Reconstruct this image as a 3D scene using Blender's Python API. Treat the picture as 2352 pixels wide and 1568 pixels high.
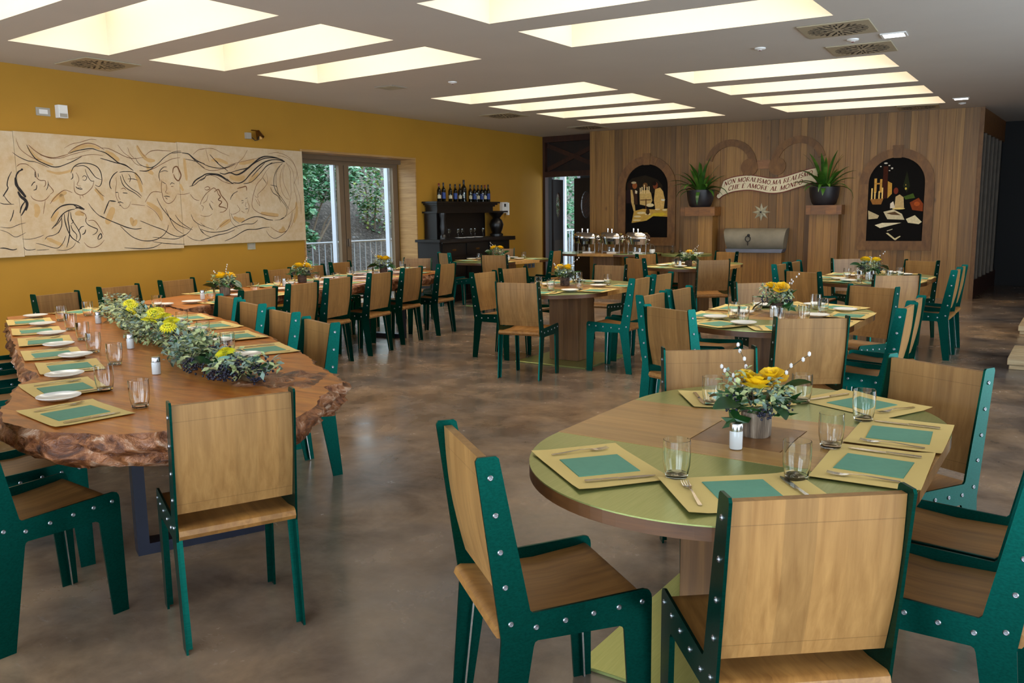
import bpy, bmesh, math, random
from math import sin, cos, pi, radians, sqrt, atan2, floor
from mathutils import Vector, Matrix, noise
from mathutils.geometry import tessellate_polygon
for o in list(bpy.data.objects): bpy.data.objects.remove(o)
random.seed(7)
S = bpy.context.scene
COL = S.collection
# ------------------------------------------------------------------ camera, world, lights, exposure
CEIL = 3.10; SKYW = 25
def look(yaw, pit, rol):
    f = Vector((sin(yaw), cos(yaw), 0)); r = Vector((cos(yaw), -sin(yaw), 0)); d = Vector((0, 0, -1))
    f2 = f*cos(pit) + d*sin(pit); d2 = d*cos(pit) - f*sin(pit)
    return r*cos(rol) + d2*sin(rol), d2*cos(rol) - r*sin(rol), f2
cam = bpy.data.cameras.new('camera'); co = bpy.data.objects.new('camera', cam); COL.objects.link(co)
r_, d_, f_ = look(radians(-34.43), radians(8.64), radians(.79))
co.matrix_world = Matrix(((r_.x, -d_.x, -f_.x, 0), (r_.y, -d_.y, -f_.y, 0), (r_.z, -d_.z, -f_.z, 1.5), (0, 0, 0, 1)))
cam.sensor_width = 36; cam.lens = 36*1928/2352; cam.clip_start = .05; cam.clip_end = 200
S.camera = co
w = bpy.data.worlds.new('overcast_sky'); S.world = w; w.use_nodes = True
bg = w.node_tree.nodes['Background']; bg.inputs[0].default_value = (.78, .9, 1, 1); bg.inputs[1].default_value = 3.6
def area(name, loc, rot, sx, sy, power, col):
    l = bpy.data.lights.new(name, 'AREA'); l.shape = 'RECTANGLE'; l.size = sx; l.size_y = sy; l.energy = power; l.color = col
    o = bpy.data.objects.new(name, l); COL.objects.link(o); o.location = loc; o.rotation_euler = rot
    return o
DAY = (.60, .80, 1)
# daylight entering by the glazed wall behind the camera and the glazed right-hand wall
for i, x in enumerate((-7.2, -4.3, -1.4, 1.5)):
    area('daylight_rear', (x, -4.25, 1.4), (radians(90), 0, 0), 2.5, 2.4, 64, DAY)
for i, (y, pw) in enumerate(((-1.9, 8), (1.4, 10), (4.7, 22), (8.0, 95))):
    area('daylight_right', (4.3, y, 1.4), (radians(90), 0, radians(90)), 2.8, 2.4, pw, DAY)
S.view_settings.view_transform = 'Standard'; S.view_settings.look = 'None'; S.view_settings.gamma = 1
S.view_settings.use_curve_mapping = False; S.view_settings.exposure = .52
S.cycles.use_denoising = True; S.cycles.use_adaptive_sampling = True; S.cycles.adaptive_threshold = .05; S.cycles.max_bounces = 7; S.cycles.diffuse_bounces = 3; S.cycles.glossy_bounces = 3
S.cycles.transmission_bounces = 8; S.cycles.transparent_max_bounces = 12; S.cycles.sample_clamp_indirect = 6
S.cycles.caustics_reflective = False; S.cycles.caustics_refractive = False
# ------------------------------------------------------------------ materials
def sr(r, g, b):
    f = lambda c: (c/255/12.92) if c/255 <= .04045 else ((c/255+.055)/1.055)**2.4
    return (f(r), f(g), f(b), 1)
class NT:
    def __init__(s, name):
        s.m = bpy.data.materials.new(name); s.m.use_nodes = True; s.t = s.m.node_tree; s.b = s.t.nodes['Principled BSDF']
    def n(s, kind, **kw):
        nd = s.t.nodes.new(kind)
        for k, v in kw.items():
            if k.startswith('i_'): nd.inputs[int(k[2:]) if k[2:].isdigit() else k[2:]].default_value = v
            else: setattr(nd, k, v)
        return nd
    def l(s, a, b): s.t.links.new(a, b)
    def math(s, op, a, b=None):
        nd = s.n('ShaderNodeMath', operation=op)
        for i, v in enumerate((a, b)):
            if v is None: continue
            if isinstance(v, (int, float)): nd.inputs[i].default_value = v
            else: s.l(v, nd.inputs[i])
        return nd.outputs[0]
    def ramp(s, fac, *stops):
        nd = s.n('ShaderNodeValToRGB'); e = nd.color_ramp.elements
        while len(e) < len(stops): e.new(.5)
        for el, (p, c) in zip(e, stops): el.position = p; el.color = c
        s.l(fac, nd.inputs[0]); return nd.outputs[0]
    def mix(s, fac, a, b, mode='MIX'):
        nd = s.n('ShaderNodeMix', data_type='RGBA', blend_type=mode)
        for inp, v in ((nd.inputs[0], fac), (nd.inputs[6], a), (nd.inputs[7], b)):
            if isinstance(v, (int, float, tuple)): inp.default_value = v
            else: s.l(v, inp)
        return nd.outputs[2]
    def coords(s, scale=(1, 1, 1), rand=True, which='Object'):
        tc = s.n('ShaderNodeTexCoord'); mp = s.n('ShaderNodeMapping'); mp.inputs['Scale'].default_value = scale
        s.l(tc.outputs[which], mp.inputs[0])
        if rand:
            oi = s.n('ShaderNodeObjectInfo'); vm = s.n('ShaderNodeCombineXYZ')
            r = s.math('MULTIPLY', oi.outputs['Random'], 37.0)
            for i in range(3): s.l(r, vm.inputs[i])
            s.l(vm.outputs[0], mp.inputs['Location'])
        return mp.outputs[0]
    def noise(s, vec, scale, detail=4, rough=.55, dist=0):
        nd = s.n('ShaderNodeTexNoise'); nd.inputs['Scale'].default_value = scale; nd.inputs['Detail'].default_value = detail
        nd.inputs['Roughness'].default_value = rough; nd.inputs['Distortion'].default_value = dist
        s.l(vec, nd.inputs['Vector']); return nd.outputs['Fac']
    def bump(s, h, strength=.2, dist=.01):
        nd = s.n('ShaderNodeBump'); nd.inputs['Strength'].default_value = strength; nd.inputs['Distance'].default_value = dist
        s.l(h, nd.inputs['Height']); s.l(nd.outputs[0], s.b.inputs['Normal'])
    def col(s, c): s.l(c, s.b.inputs['Base Color'])
    def set(s, **kw):
        for k, v in kw.items(): s.b.inputs[k.replace('_', ' ')].default_value = v
        return s
def plain(name, c, rough=.5, metal=0, var=.12, scale=8, bump=0, **kw):
    t = NT(name); v = t.coords(); f = t.noise(v, scale, 3)
    lo = tuple(x*(1-var) for x in c[:3])+(1,); hi = tuple(min(1, x*(1+var)) for x in c[:3])+(1,)
    t.col(t.ramp(f, (.3, lo), (.7, hi))); t.set(Roughness=rough, Metallic=metal, **kw)
    if bump: t.bump(f, bump)
    return t.m
def wood(name, dark, light, grain=(18, 18, 1.2), strip=0, axis='X', tone=.25, rough=.45, rnd=.2, knots=False, lines=()):
    t = NT(name); v = t.coords(grain); f = t.noise(v, 1.5, 6, .6, .35)
    c = t.ramp(f, (.28, dark), (.72, light))
    if strip:
        tc = t.n('ShaderNodeTexCoord'); sp = t.n('ShaderNodeSeparateXYZ'); t.l(tc.outputs['Object'], sp.inputs[0])
        oi = t.n('ShaderNodeObjectInfo')
        a = t.math('FLOOR', t.math('DIVIDE', sp.outputs[axis], strip)); a = t.math('ADD', a, t.math('MULTIPLY', oi.outputs['Random'], 91.0))
        wn = t.n('ShaderNodeTexWhiteNoise', noise_dimensions='1D'); t.l(a, wn.inputs['W'])
        k = t.ramp(wn.outputs['Value'], (0, (1-tone,)*3+(1,)), (1, (1+tone*.5, 1+tone*.45, 1+tone*.35, 1)))
        c = t.mix(1.0, c, k, 'MULTIPLY')
    if rnd:
        oi = t.n('ShaderNodeObjectInfo')
        k = t.ramp(oi.outputs['Random'], (0, (1-rnd, 1-rnd, 1-rnd, 1)), (.5, (1, .97, .93, 1)), (1, (1+rnd*.4, 1+rnd*.5, 1+rnd*.5, 1)))
        c = t.mix(1.0, c, k, 'MULTIPLY')
    if lines:
        tc = t.n('ShaderNodeTexCoord'); sp = t.n('ShaderNodeSeparateXYZ'); t.l(tc.outputs['Object'], sp.inputs[0])
        for zz in lines:
            d = t.math('ABSOLUTE', t.math('SUBTRACT', sp.outputs['Z'], zz)); g = t.math('LESS_THAN', d, .0011); c = t.mix(t.math('MULTIPLY', g, .45), c, tuple(x*.45 for x in dark[:3])+(1,))
    if knots:
        vv = t.coords((1, 1, .55)); vo = t.n('ShaderNodeTexVoronoi'); vo.inputs['Scale'].default_value = 3.2; t.l(vv, vo.inputs['Vector'])
        kn = t.ramp(vo.outputs['Distance'], (0, (.45, .4, .35, 1)), (.1, (1, 1, 1, 1)))
        c = t.mix(1.0, c, kn, 'MULTIPLY')
    t.col(c); t.set(Roughness=rough); t.bump(f, .08, .004)
    return t.m
def brushed(name, c, c2, rough=.36, metal=.85, stretch=(3, 60, 120)):
    t = NT(name); v = t.coords(stretch); f = t.noise(v, 2, 3)
    t.col(t.ramp(f, (.3, c), (.7, c2))); t.set(Roughness=rough, Metallic=metal)
    return t.m
M = {}
M['teal'] = brushed('teal_anodised_metal', sr(2, 68, 58), sr(4, 82, 72), .31, .93)
M['steel'] = brushed('steel', (.62, .62, .62, 1), (.75, .74, .72, 1), .22, 1)
M['bolt'] = plain('bolt_steel', (.33, .33, .35, 1), .38, 1, .05)
M['chrome'] = plain('polished_steel', (.8, .8, .82, 1), .09, 1, .03)
M['oak'] = wood('oiled_oak_board', sr(136, 97, 52), sr(167, 126, 74), (30, 30, 1.0), strip=.075, axis='X', tone=.16, rnd=.14, lines=(.828, .528))
M['oakseat'] = wood('oiled_oak_seat', sr(128, 86, 42), sr(172, 124, 66), (26, 1.2, 26), strip=.075, axis='X', tone=.16, rnd=.14)
M['leaf_green'] = brushed('green_anodised_top', sr(158, 168, 100), sr(170, 178, 112), .3, .7, (90, 4, 90))
M['table_oak'] = wood('table_oak', sr(166, 122, 66), sr(200, 156, 94), (1.2, 16, 16), strip=.14, axis='Y', tone=.14, rnd=.08, rough=.3)
M['endgrain'] = wood('end_grain_oak', sr(116, 78, 44), sr(154, 108, 64), (9, 9, 9), rnd=.05, rough=.35)
M['edge_wood'] = wood('table_edge_wood', sr(70, 43, 20), sr(106, 68, 34), (3, 3, 20), rnd=.05)
M['post_wood'] = wood('post_oak', sr(96, 66, 40), sr(146, 106, 64), (16, 16, .8), rnd=.14, rough=.5)
M['black'] = plain('matt_black', (.012, .012, .013, 1), .6)
M['gap'] = plain('dark_gap', (.02, .013, .008, 1), .8)
M['darkpaint'] = plain('dark_steel_blue', sr(26, 30, 46), .4, .3, .2, 5)
# polished concrete floor
t = NT('polished_concrete'); v = t.coords((1, 1, 1), False); a_ = t.noise(v, .6, 5, .6, .3); b_ = t.noise(v, 2.6, 7, .62, .25)
c = t.ramp(a_, (.3, sr(86, 82, 82)), (.48, sr(120, 103, 89)), (.7, sr(154, 125, 95)))
k = t.ramp(b_, (.25, (.42, .41, .43, 1)), (.5, (.98, .98, .98, 1)), (.75, (1.55, 1.52, 1.48, 1)))
c = t.mix(1.0, c, k, 'MULTIPLY')
v2 = t.coords((1.5, 6, 1), False); s_ = t.noise(v2, 6, 9, .78, .6)
c = t.mix(t.ramp(s_, (.60, (0, 0, 0, 1)), (.76, (.30, .30, .30, 1))), c, sr(170, 165, 165))
t.col(c); t.l(t.ramp(b_, (.3, (.16,)*3+(1,)), (.7, (.3,)*3+(1,))), t.b.inputs['Roughness']); t.set(Specular_IOR_Level=.5); t.bump(b_, .02, .002); M['floor'] = t.m
def paint(name, c, var=.05, rough=.75):
    return plain(name, c, rough, 0, var, 1.3, .03)
M['yellow'] = paint('ochre_yellow_plaster', sr(176, 128, 34))
M['ceiling'] = paint('ceiling_white', sr(208, 202, 194), .02)
M['shaft'] = paint('shaft_cream', sr(214, 203, 184), .01)
M['white'] = plain('white_enamel', sr(232, 230, 226), .4, 0, .02)
M['ceramic'] = plain('white_porcelain', sr(240, 238, 232), .16, 0, .01)
M['greyplastic'] = plain('grey_plastic', sr(168, 160, 146), .45, 0, .03)
M['shade_dark'] = paint('dark_shade_wall', sr(7, 6, 6))  # near-black colour holds the shade of the unlit passage
# ------------------------------------------------------------------ mesh helpers
class MB:
    def __init__(s): s.v = []; s.f = []; s.mi = []; s.k = 0
    def add(s, vs, fs):
        o = len(s.v); s.v += [tuple(p) for p in vs]; s.f += [tuple(i+o for i in f) for f in fs]; s.mi += [s.k]*len(fs); return s
    def box(s, x0, x1, y0, y1, z0, z1, m=None):
        vs = [(x, y, z) for z in (z0, z1) for y in (y0, y1) for x in (x0, x1)]
        if m: vs = [m @ Vector(p) for p in vs]
        return s.add(vs, [(0, 2, 3, 1), (4, 5, 7, 6), (0, 1, 5, 4), (2, 6, 7, 3), (0, 4, 6, 2), (1, 3, 7, 5)])
    def bbox(s, x0, x1, y0, y1, z0, z1, b=.004, m=None):
        # box with chamfered edges
        bm = bmesh.new(); bmesh.ops.create_cube(bm, size=1)
        for q in bm.verts: q.co = Vector(((x0+x1)/2+q.co.x*(x1-x0), (y0+y1)/2+q.co.y*(y1-y0), (z0+z1)/2+q.co.z*(z1-z0)))
        bmesh.ops.bevel(bm, geom=bm.edges[:]+bm.verts[:], offset=b, segments=1, profile=.5, affect='EDGES')
        return s.bm(bm, m)
    def bm(s, bm, m=None):
        bm.verts.ensure_lookup_table()
        for i, q in enumerate(bm.verts): q.index = i
        s.add([(m @ q.co) if m else q.co.copy() for q in bm.verts], [[q.index for q in f.verts] for f in bm.faces]); bm.free(); return s
    def prism(s, poly, fn0, fn1):
        # poly of 2D points -> fn0/fn1 map to 3D on either side
        n = len(poly); tri = tessellate_polygon([[Vector((p[0], p[1], 0)) for p in poly]])
        vs = [fn0(*p) for p in poly]+[fn1(*p) for p in poly]
        fs = [tuple(t) for t in tri]+[tuple(n+i for i in reversed(t)) for t in tri]
        fs += [(i, i+n, (i+1) % n+n, (i+1) % n) for i in range(n)]
        return s.add(vs, fs)
    def lathe(s, prof, n=16, c=(0, 0, 0), m=None, caps=True):
        vs = []; fs = []
        for r, z in prof:
            for i in range(n):
                a = 2*pi*i/n; p = Vector((c[0]+r*cos(a), c[1]+r*sin(a), c[2]+z)); vs.append(m @ p if m else p)
        for j in range(len(prof)-1):
            for i in range(n): fs.append((j*n+i, j*n+(i+1) % n, (j+1)*n+(i+1) % n, (j+1)*n+i))
        if caps: fs.append(tuple(range(n-1, -1, -1))); fs.append(tuple((len(prof)-1)*n+i for i in range(n)))
        return s.add(vs, fs)
    def tube(s, pts, r, n=6, caps=True):
        pts = [Vector(p) for p in pts]; rs = r if isinstance(r, (list, tuple)) else [r]*len(pts); vs = []; fs = []
        up = Vector((0, 0, 1))
        for i, p in enumerate(pts):
            d = (pts[min(i+1, len(pts)-1)]-pts[max(i-1, 0)]).normalized()
            a = d.cross(up); a = a.normalized() if a.length > .05 else d.cross(Vector((1, 0, 0))).normalized(); b = d.cross(a)
            for k in range(n):
                t = 2*pi*k/n; vs.append(p+(a*cos(t)+b*sin(t))*rs[i])
        for j in range(len(pts)-1):
            for i in range(n): fs.append((j*n+i, j*n+(i+1) % n, (j+1)*n+(i+1) % n, (j+1)*n+i))
        if caps: fs.append(tuple(range(n-1, -1, -1))); fs.append(tuple((len(pts)-1)*n+i for i in range(n)))
        return s.add(vs, fs)
    def ball(s, c, r, n=8, sq=(1, 1, 1)):
        prof = [(max(.001, sin(pi*j/(n//2)))*r, -cos(pi*j/(n//2))*r) for j in range(n//2+1)]
        m = Matrix.Translation(c) @ Matrix.Diagonal((*sq, 1)); return s.lathe(prof, n, m=m)
    def mesh(s, name, *mats, smooth=False):
        me = bpy.data.meshes.new(name); me.from_pydata([tuple(p) for p in s.v], [], s.f); me.update()
        bm = bmesh.new(); bm.from_mesh(me); bmesh.ops.recalc_face_normals(bm, faces=bm.faces); bm.to_mesh(me); bm.free()
        for m in mats: me.materials.append(M[m] if isinstance(m, str) else m)
        if len(mats) > 1: me.polygons.foreach_set('material_index', s.mi)
        if smooth:
            me.polygons.foreach_set('use_smooth', [True]*len(me.polygons))
            if smooth != 'all': me.set_sharp_from_angle(angle=radians(40))
        return me
    def build(s, name, *mats, parent=None, smooth=False):
        return obj(name, s.mesh(name, *mats, smooth=smooth), parent)
def obj(name, data, parent=None, loc=None, rz=0):
    o = bpy.data.objects.new(name, data); COL.objects.link(o); o.parent = parent
    if loc is not None: o.location = loc
    if rz: o.rotation_euler.z = rz
    return o
def tag(o, label=None, cat=None, group=None, kind=None):
    for k, v in (('label', label), ('category', cat), ('group', group), ('kind', kind)):
        if v: o[k] = v
    return o
def thing(name, label, cat, loc=(0, 0, 0), rz=0, group=None):
    return tag(obj(name, None, None, loc, rz), label, cat, group)
def struct(name, mb, mat, label=None, smooth=False):
    return tag(mb.build(name, mat, smooth=smooth), label, None, None, 'structure')
def copy_tree(o, parent=None):
    c = o.copy(); COL.objects.link(c); c.parent = parent
    for ch in o.children: copy_tree(ch, c)
    return c
def hide_proto(o):
    for ch in list(o.children): hide_proto(ch)
    bpy.data.objects.remove(o)
# ------------------------------------------------------------------ the room shell
WL0 = Vector((-9.289, 4.405, 0)); WLd = Vector((-.0388, .99925, 0)); WLn = Vector((.99925, .0388, 0))   # left wall: origin, along, into the room
def LW(s, z, off=0): return WL0 + WLd*s + WLn*off + Vector((0, 0, z))
BA = radians(5.8); BW0 = Vector((-8.35, 15.02, 0)); BWu = Vector((cos(BA), sin(BA), 0)); BWn = Vector((sin(BA), -cos(BA), 0))
def BW(u, z, off=0): return BW0 + BWu*u + BWn*off + Vector((0, 0, z))
def lwbox(mb, s0, s1, z0, z1, o0, o1):
    vs = [LW(s, z, o) for z in (z0, z1) for o in (o0, o1) for s in (s0, s1)]
    return mb.add(vs, [(0, 2, 3, 1), (4, 5, 7, 6), (0, 1, 5, 4), (2, 6, 7, 3), (0, 4, 6, 2), (1, 3, 7, 5)])
def bwbox(mb, u0, u1, z0, z1, o0, o1):
    vs = [BW(s, z, o) for z in (z0, z1) for o in (o0, o1) for s in (u0, u1)]
    return mb.add(vs, [(0, 2, 3, 1), (4, 5, 7, 6), (0, 1, 5, 4), (2, 6, 7, 3), (0, 4, 6, 2), (1, 3, 7, 5)])
struct('floor', MB().box(-12.5, 4.2, -4.2, 19, -.1, 0), 'floor', 'polished brown grey concrete floor')
# skylight openings (corner coordinates on the ceiling)
SKY = [[(-8.16, 3.95), (-8.12, 4.88), (-5.51, 4.79), (-5.54, 3.87)], [(-8.06, 5.27), (-8.02, 6.16), (-5.44, 6.07), (-5.47, 5.2)],
 [(-7.96, 6.55), (-7.88, 7.40), (-5.37, 7.35), (-5.41, 6.48)], [(-8.22, 2.64), (-8.19, 3.56), (-5.58, 3.48), (-5.61, 2.58)],
 [(-7.70, 9.31), (-7.65, 10.17), (-5.28, 10.27), (-5.30, 9.38)], [(-7.62, 10.56), (-7.58, 11.40), (-5.26, 11.58), (-5.28, 10.68)],
 [(-7.56, 11.80), (-7.54, 12.65), (-5.24, 12.83), (-5.26, 12.0)], [(-7.53, 13.06), (-7.50, 13.89), (-5.24, 14.15), (-5.27, 13.33)],
 [(-4.38, 5.16), (-4.35, 6.07), (-1.90, 6.24), (-1.90, 5.34)], [(-4.33, 6.48), (-4.31, 7.39), (-1.90, 7.58), (-1.90, 6.72)],
 [(-4.27, 9.47), (-4.28, 10.40), (-1.93, 10.70), (-1.92, 9.78)], [(-4.27, 10.82), (-4.29, 11.75), (-1.94, 12.07), (-1.93, 11.14)],
 [(-4.28, 12.17), (-4.28, 13.08), (-1.96, 13.43), (-1.95, 12.52)], [(-4.28, 13.47), (-4.28, 14.40), (-1.98, 14.80), (-1.96, 13.87)]]
lw = LW(-8.7, 0); le = LW(11.2, 0)
outer = [(lw.x-.3, lw.y), (4.2, -4.2), (4.2, 19), (-12.5, 19), (-12.5, 15.6), (le.x-.3, 15.6)]
mb = MB(); loops = [outer]+SKY
flat = [p for l in loops for p in l]
tri = tessellate_polygon([[Vector((x, y, 0)) for x, y in l] for l in loops])
mb.add([(x, y, CEIL) for x, y in flat], tri)
struct('ceiling', mb, 'ceiling', 'pale grey plastered ceiling with skylight openings')
SH = .62
for i, q in enumerate(SKY):
    mb = MB(); c = (sum(p[0] for p in q)/4, sum(p[1] for p in q)/4); n = 4
    ins = [(c[0]+(p[0]-c[0])*.985, c[1]+(p[1]-c[1])*.9) for p in q]
    vs = [(x, y, CEIL) for x, y in q]+[(x, y, CEIL+SH) for x, y in q]
    vs += [(x, y, CEIL+SH) for x, y in ins]+[(x, y, CEIL+SH+.12) for x, y in ins]
    fs = []
    for k in (0, 4, 8):
        fs += [(k+j, k+(j+1) % 4, k+4+(j+1) % 4, k+4+j) for j in range(4)]
    fs.append((12, 13, 14, 15)); mb.add(vs, fs)
    o = struct('window_%d' % (i+1), mb, 'shaft', 'cream skylight shaft in the ceiling')
    hw = (q[2][0]-q[1][0])*.94; hd = (q[1][1]-q[0][1])*.82
    area('skylight_daylight', (c[0], c[1], CEIL+SH+.06), (0, 0, atan2(q[2][1]-q[1][1], q[2][0]-q[1][0])), hw, hd, SKYW, (1, .93, .80))
# left wall with its window recess (s 4.06..6.70, up to 2.46)
for a, b, z0, z1 in ((-8.7, 4.06, 0, CEIL), (4.06, 6.70, 2.46, CEIL), (6.70, 11.15, 0, CEIL)):
    if a == -8.7: mb = MB()
    lwbox(mb, a, b, z0, z1, -.55, 0)
struct('wall_left', mb, 'yellow', 'ochre yellow plastered wall')
mb = MB(); lwbox(mb, 7.0, 11.0, 0, .09, 0, .015)
struct('baseboard_left', mb, 'edge_wood', 'low brown wooden skirting board')
# glazed walls that are behind and to the right of the camera
mb = MB(); mb.box(-9.2, 4.2, -4.2, -4.05, 2.65, CEIL)
for x in (-9.1, -5.75, -2.85, .05, 3.2): mb.box(x-.2, x+.2+(.8 if x > 3 else 0), -4.2, -4.05, 0, 2.65)
struct('wall_rear', mb, 'yellow', 'yellow wall with wide windows behind the viewer')
mb = MB(); mb.box(4.05, 4.2, -4.2, 19, 2.65, CEIL)
for y0, y1 in ((-4.2, -3.3), (-.4, -.1), (2.9, 3.2), (6.2, 6.5), (9.5, 19)): mb.box(4.05, 4.2, y0, y1, 0, 2.65)
struct('wall_right', mb, 'yellow', 'wall with wide windows on the right')
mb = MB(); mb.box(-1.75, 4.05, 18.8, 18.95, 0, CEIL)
struct('wall_passage', mb, 'shade_dark', 'end wall coloured near-black for the shade of the unlit passage')
# ------------------------------------------------------------------ chairs
def chair_profile():
    P = [(0, .45), (0, 0), (.06, 0), (.083, .37), (.088, .38), (.098, .385), (.335, .387), (.343, .383), (.347, .372), (.41, 0), (.47, 0),
         (.437, .40), (.497, .89), (.491, .9), (.443, .9), (.435, .893), (.356, .474), (.348, .466), (.024, .48), (.009, .475), (.002, .463)]
    return [(.25-b, z) for b, z in P]
def side_plate(x0, x1):
    return MB().prism(chair_profile(), lambda y, z: (x0, y, z), lambda y, z: (x1, y, z))
BOLTS = [(.459, .845), (.447, .745), (.436, .645), (.424, .548), (.41, .445), (.34, .425), (.257, .43), (.175, .436), (.1, .44), (.03, .445)]
def back_pt(z, t):
    # centre line of the backrest, gently curved
    b = .405+(z-.49)/(.885-.49)*.057+.014*sin(pi*(z-.49)/.395)
    return .25-b-t
W2 = .21
cm = {}
cm['pl'] = side_plate(-W2, -W2+.008).mesh('side_frame_left', 'teal')
cm['pr'] = side_plate(W2-.008, W2).mesh('side_frame_right', 'teal')
mb = MB(); N = 9; vs = []
for i in range(N):
    z = .492+(.884-.492)*i/(N-1)
    for x in (-W2+.009, W2-.009):
        for t in (-.012, .012): vs.append((x, back_pt(z, t), z))
fs = []
for i in range(N-1):
    a = i*4; b = a+4
    fs += [(a, a+2, b+2, b), (a+1, b+1, b+3, a+3), (a, b, b+1, a+1), (a+2, a+3, b+3, b+2)]
fs += [(0, 1, 3, 2), (4*N-4, 4*N-2, 4*N-1, 4*N-3)]
cm['back'] = mb.add(vs, fs).mesh('backrest', 'oak', smooth=True)
# seat board with dished top and rounded rear edge
prof = [(.235, .452), (.238, .440), (.232, .430), (.0, .408), (-.17, .402), (-.196, .408), (-.206, .424), (-.2, .441), (-.185, .449), (-.1, .437), (.05, .436), (.2, .452), (.225, .457)]
cm['seat'] = MB().prism(prof, lambda y, z: (-W2+.009, y, z), lambda y, z: (W2-.009, y, z)).mesh('seat', 'oakseat', smooth=True)
def rib(sx, front):
    p0, p1 = ((.25-.045, .38), (.25-.03, .004)) if front else ((.25-.39, .40), (.25-.438, .004))
    x0 = sx*(W2-.008); x1 = sx*(W2-.026); vs = []
    for y, z in (p0, p1):
        for x in (x0, x1):
            for d in (-.003, .003): vs.append((x, y+d, z))
    mb = MB().add(vs, [(0, 1, 3, 2), (4, 6, 7, 5), (0, 4, 5, 1), (2, 3, 7, 6), (0, 2, 6, 4), (1, 5, 7, 3)]); mb.mi[3] = 1; return mb.mesh('leg_rib', 'teal', 'steel')  # steel on the inner face paints in the silvery light along the rib edge
for sx in (-1, 1):
    for fr in (0, 1): cm['rib', sx, fr] = rib(sx, fr)
mrot = Matrix.Rotation(radians(90), 4, 'Y')
cm['bolt'] = MB().lathe([(.0078, 0), (.0078, .002), (.0055, .0042), (.003, .004), (.0025, .002)], 10, m=mrot).mesh('bolt', 'bolt', smooth=True)
for sx in (-1, 1):
    mb = MB()
    for b, z in BOLTS:
        mb.lathe([(.0078, 0), (.0078, .002), (.005, .0042)], 8, m=Matrix.Translation((sx*W2, .25-b, z)) @ Matrix.Rotation(sx*radians(90), 4, 'Y'))
    cm['bolts', sx] = mb.mesh('bolts', 'bolt', smooth=True)
def make_chair(x, y, ang, label, group, near):
    t = thing('dining_chair', label, 'chair', (x, y, 0), radians(ang-90), group)
    for sx, k in ((-1, 'pl'), (1, 'pr')):
        p = obj('side_frame', cm[k], t)
        if near:
            for b, z in BOLTS:
                q = obj('bolt', cm['bolt'], p, (sx*W2, .25-b, z))
                if sx < 0: q.rotation_euler.z = pi
        else: tag(obj('bolt_row', cm['bolts', sx], p), kind='stuff')
        for fr in (0, 1): obj('leg_rib', cm['rib', sx, fr], p)
    obj('seat', cm['seat'], t); obj('backrest', cm['back'], t)
    return t
NT1 = 'nearest oval table'; NT2 = 'second oval table on the right'; NT3 = 'oval table in the middle of the room'
NT4 = 'oval table before the right arched picture'; NT5 = 'oval table before the stone basin'; NT7 = 'small oval table by the black sideboard'
NS1 = 'near live-edge slab table'; NS2 = 'far live-edge slab table'
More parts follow.
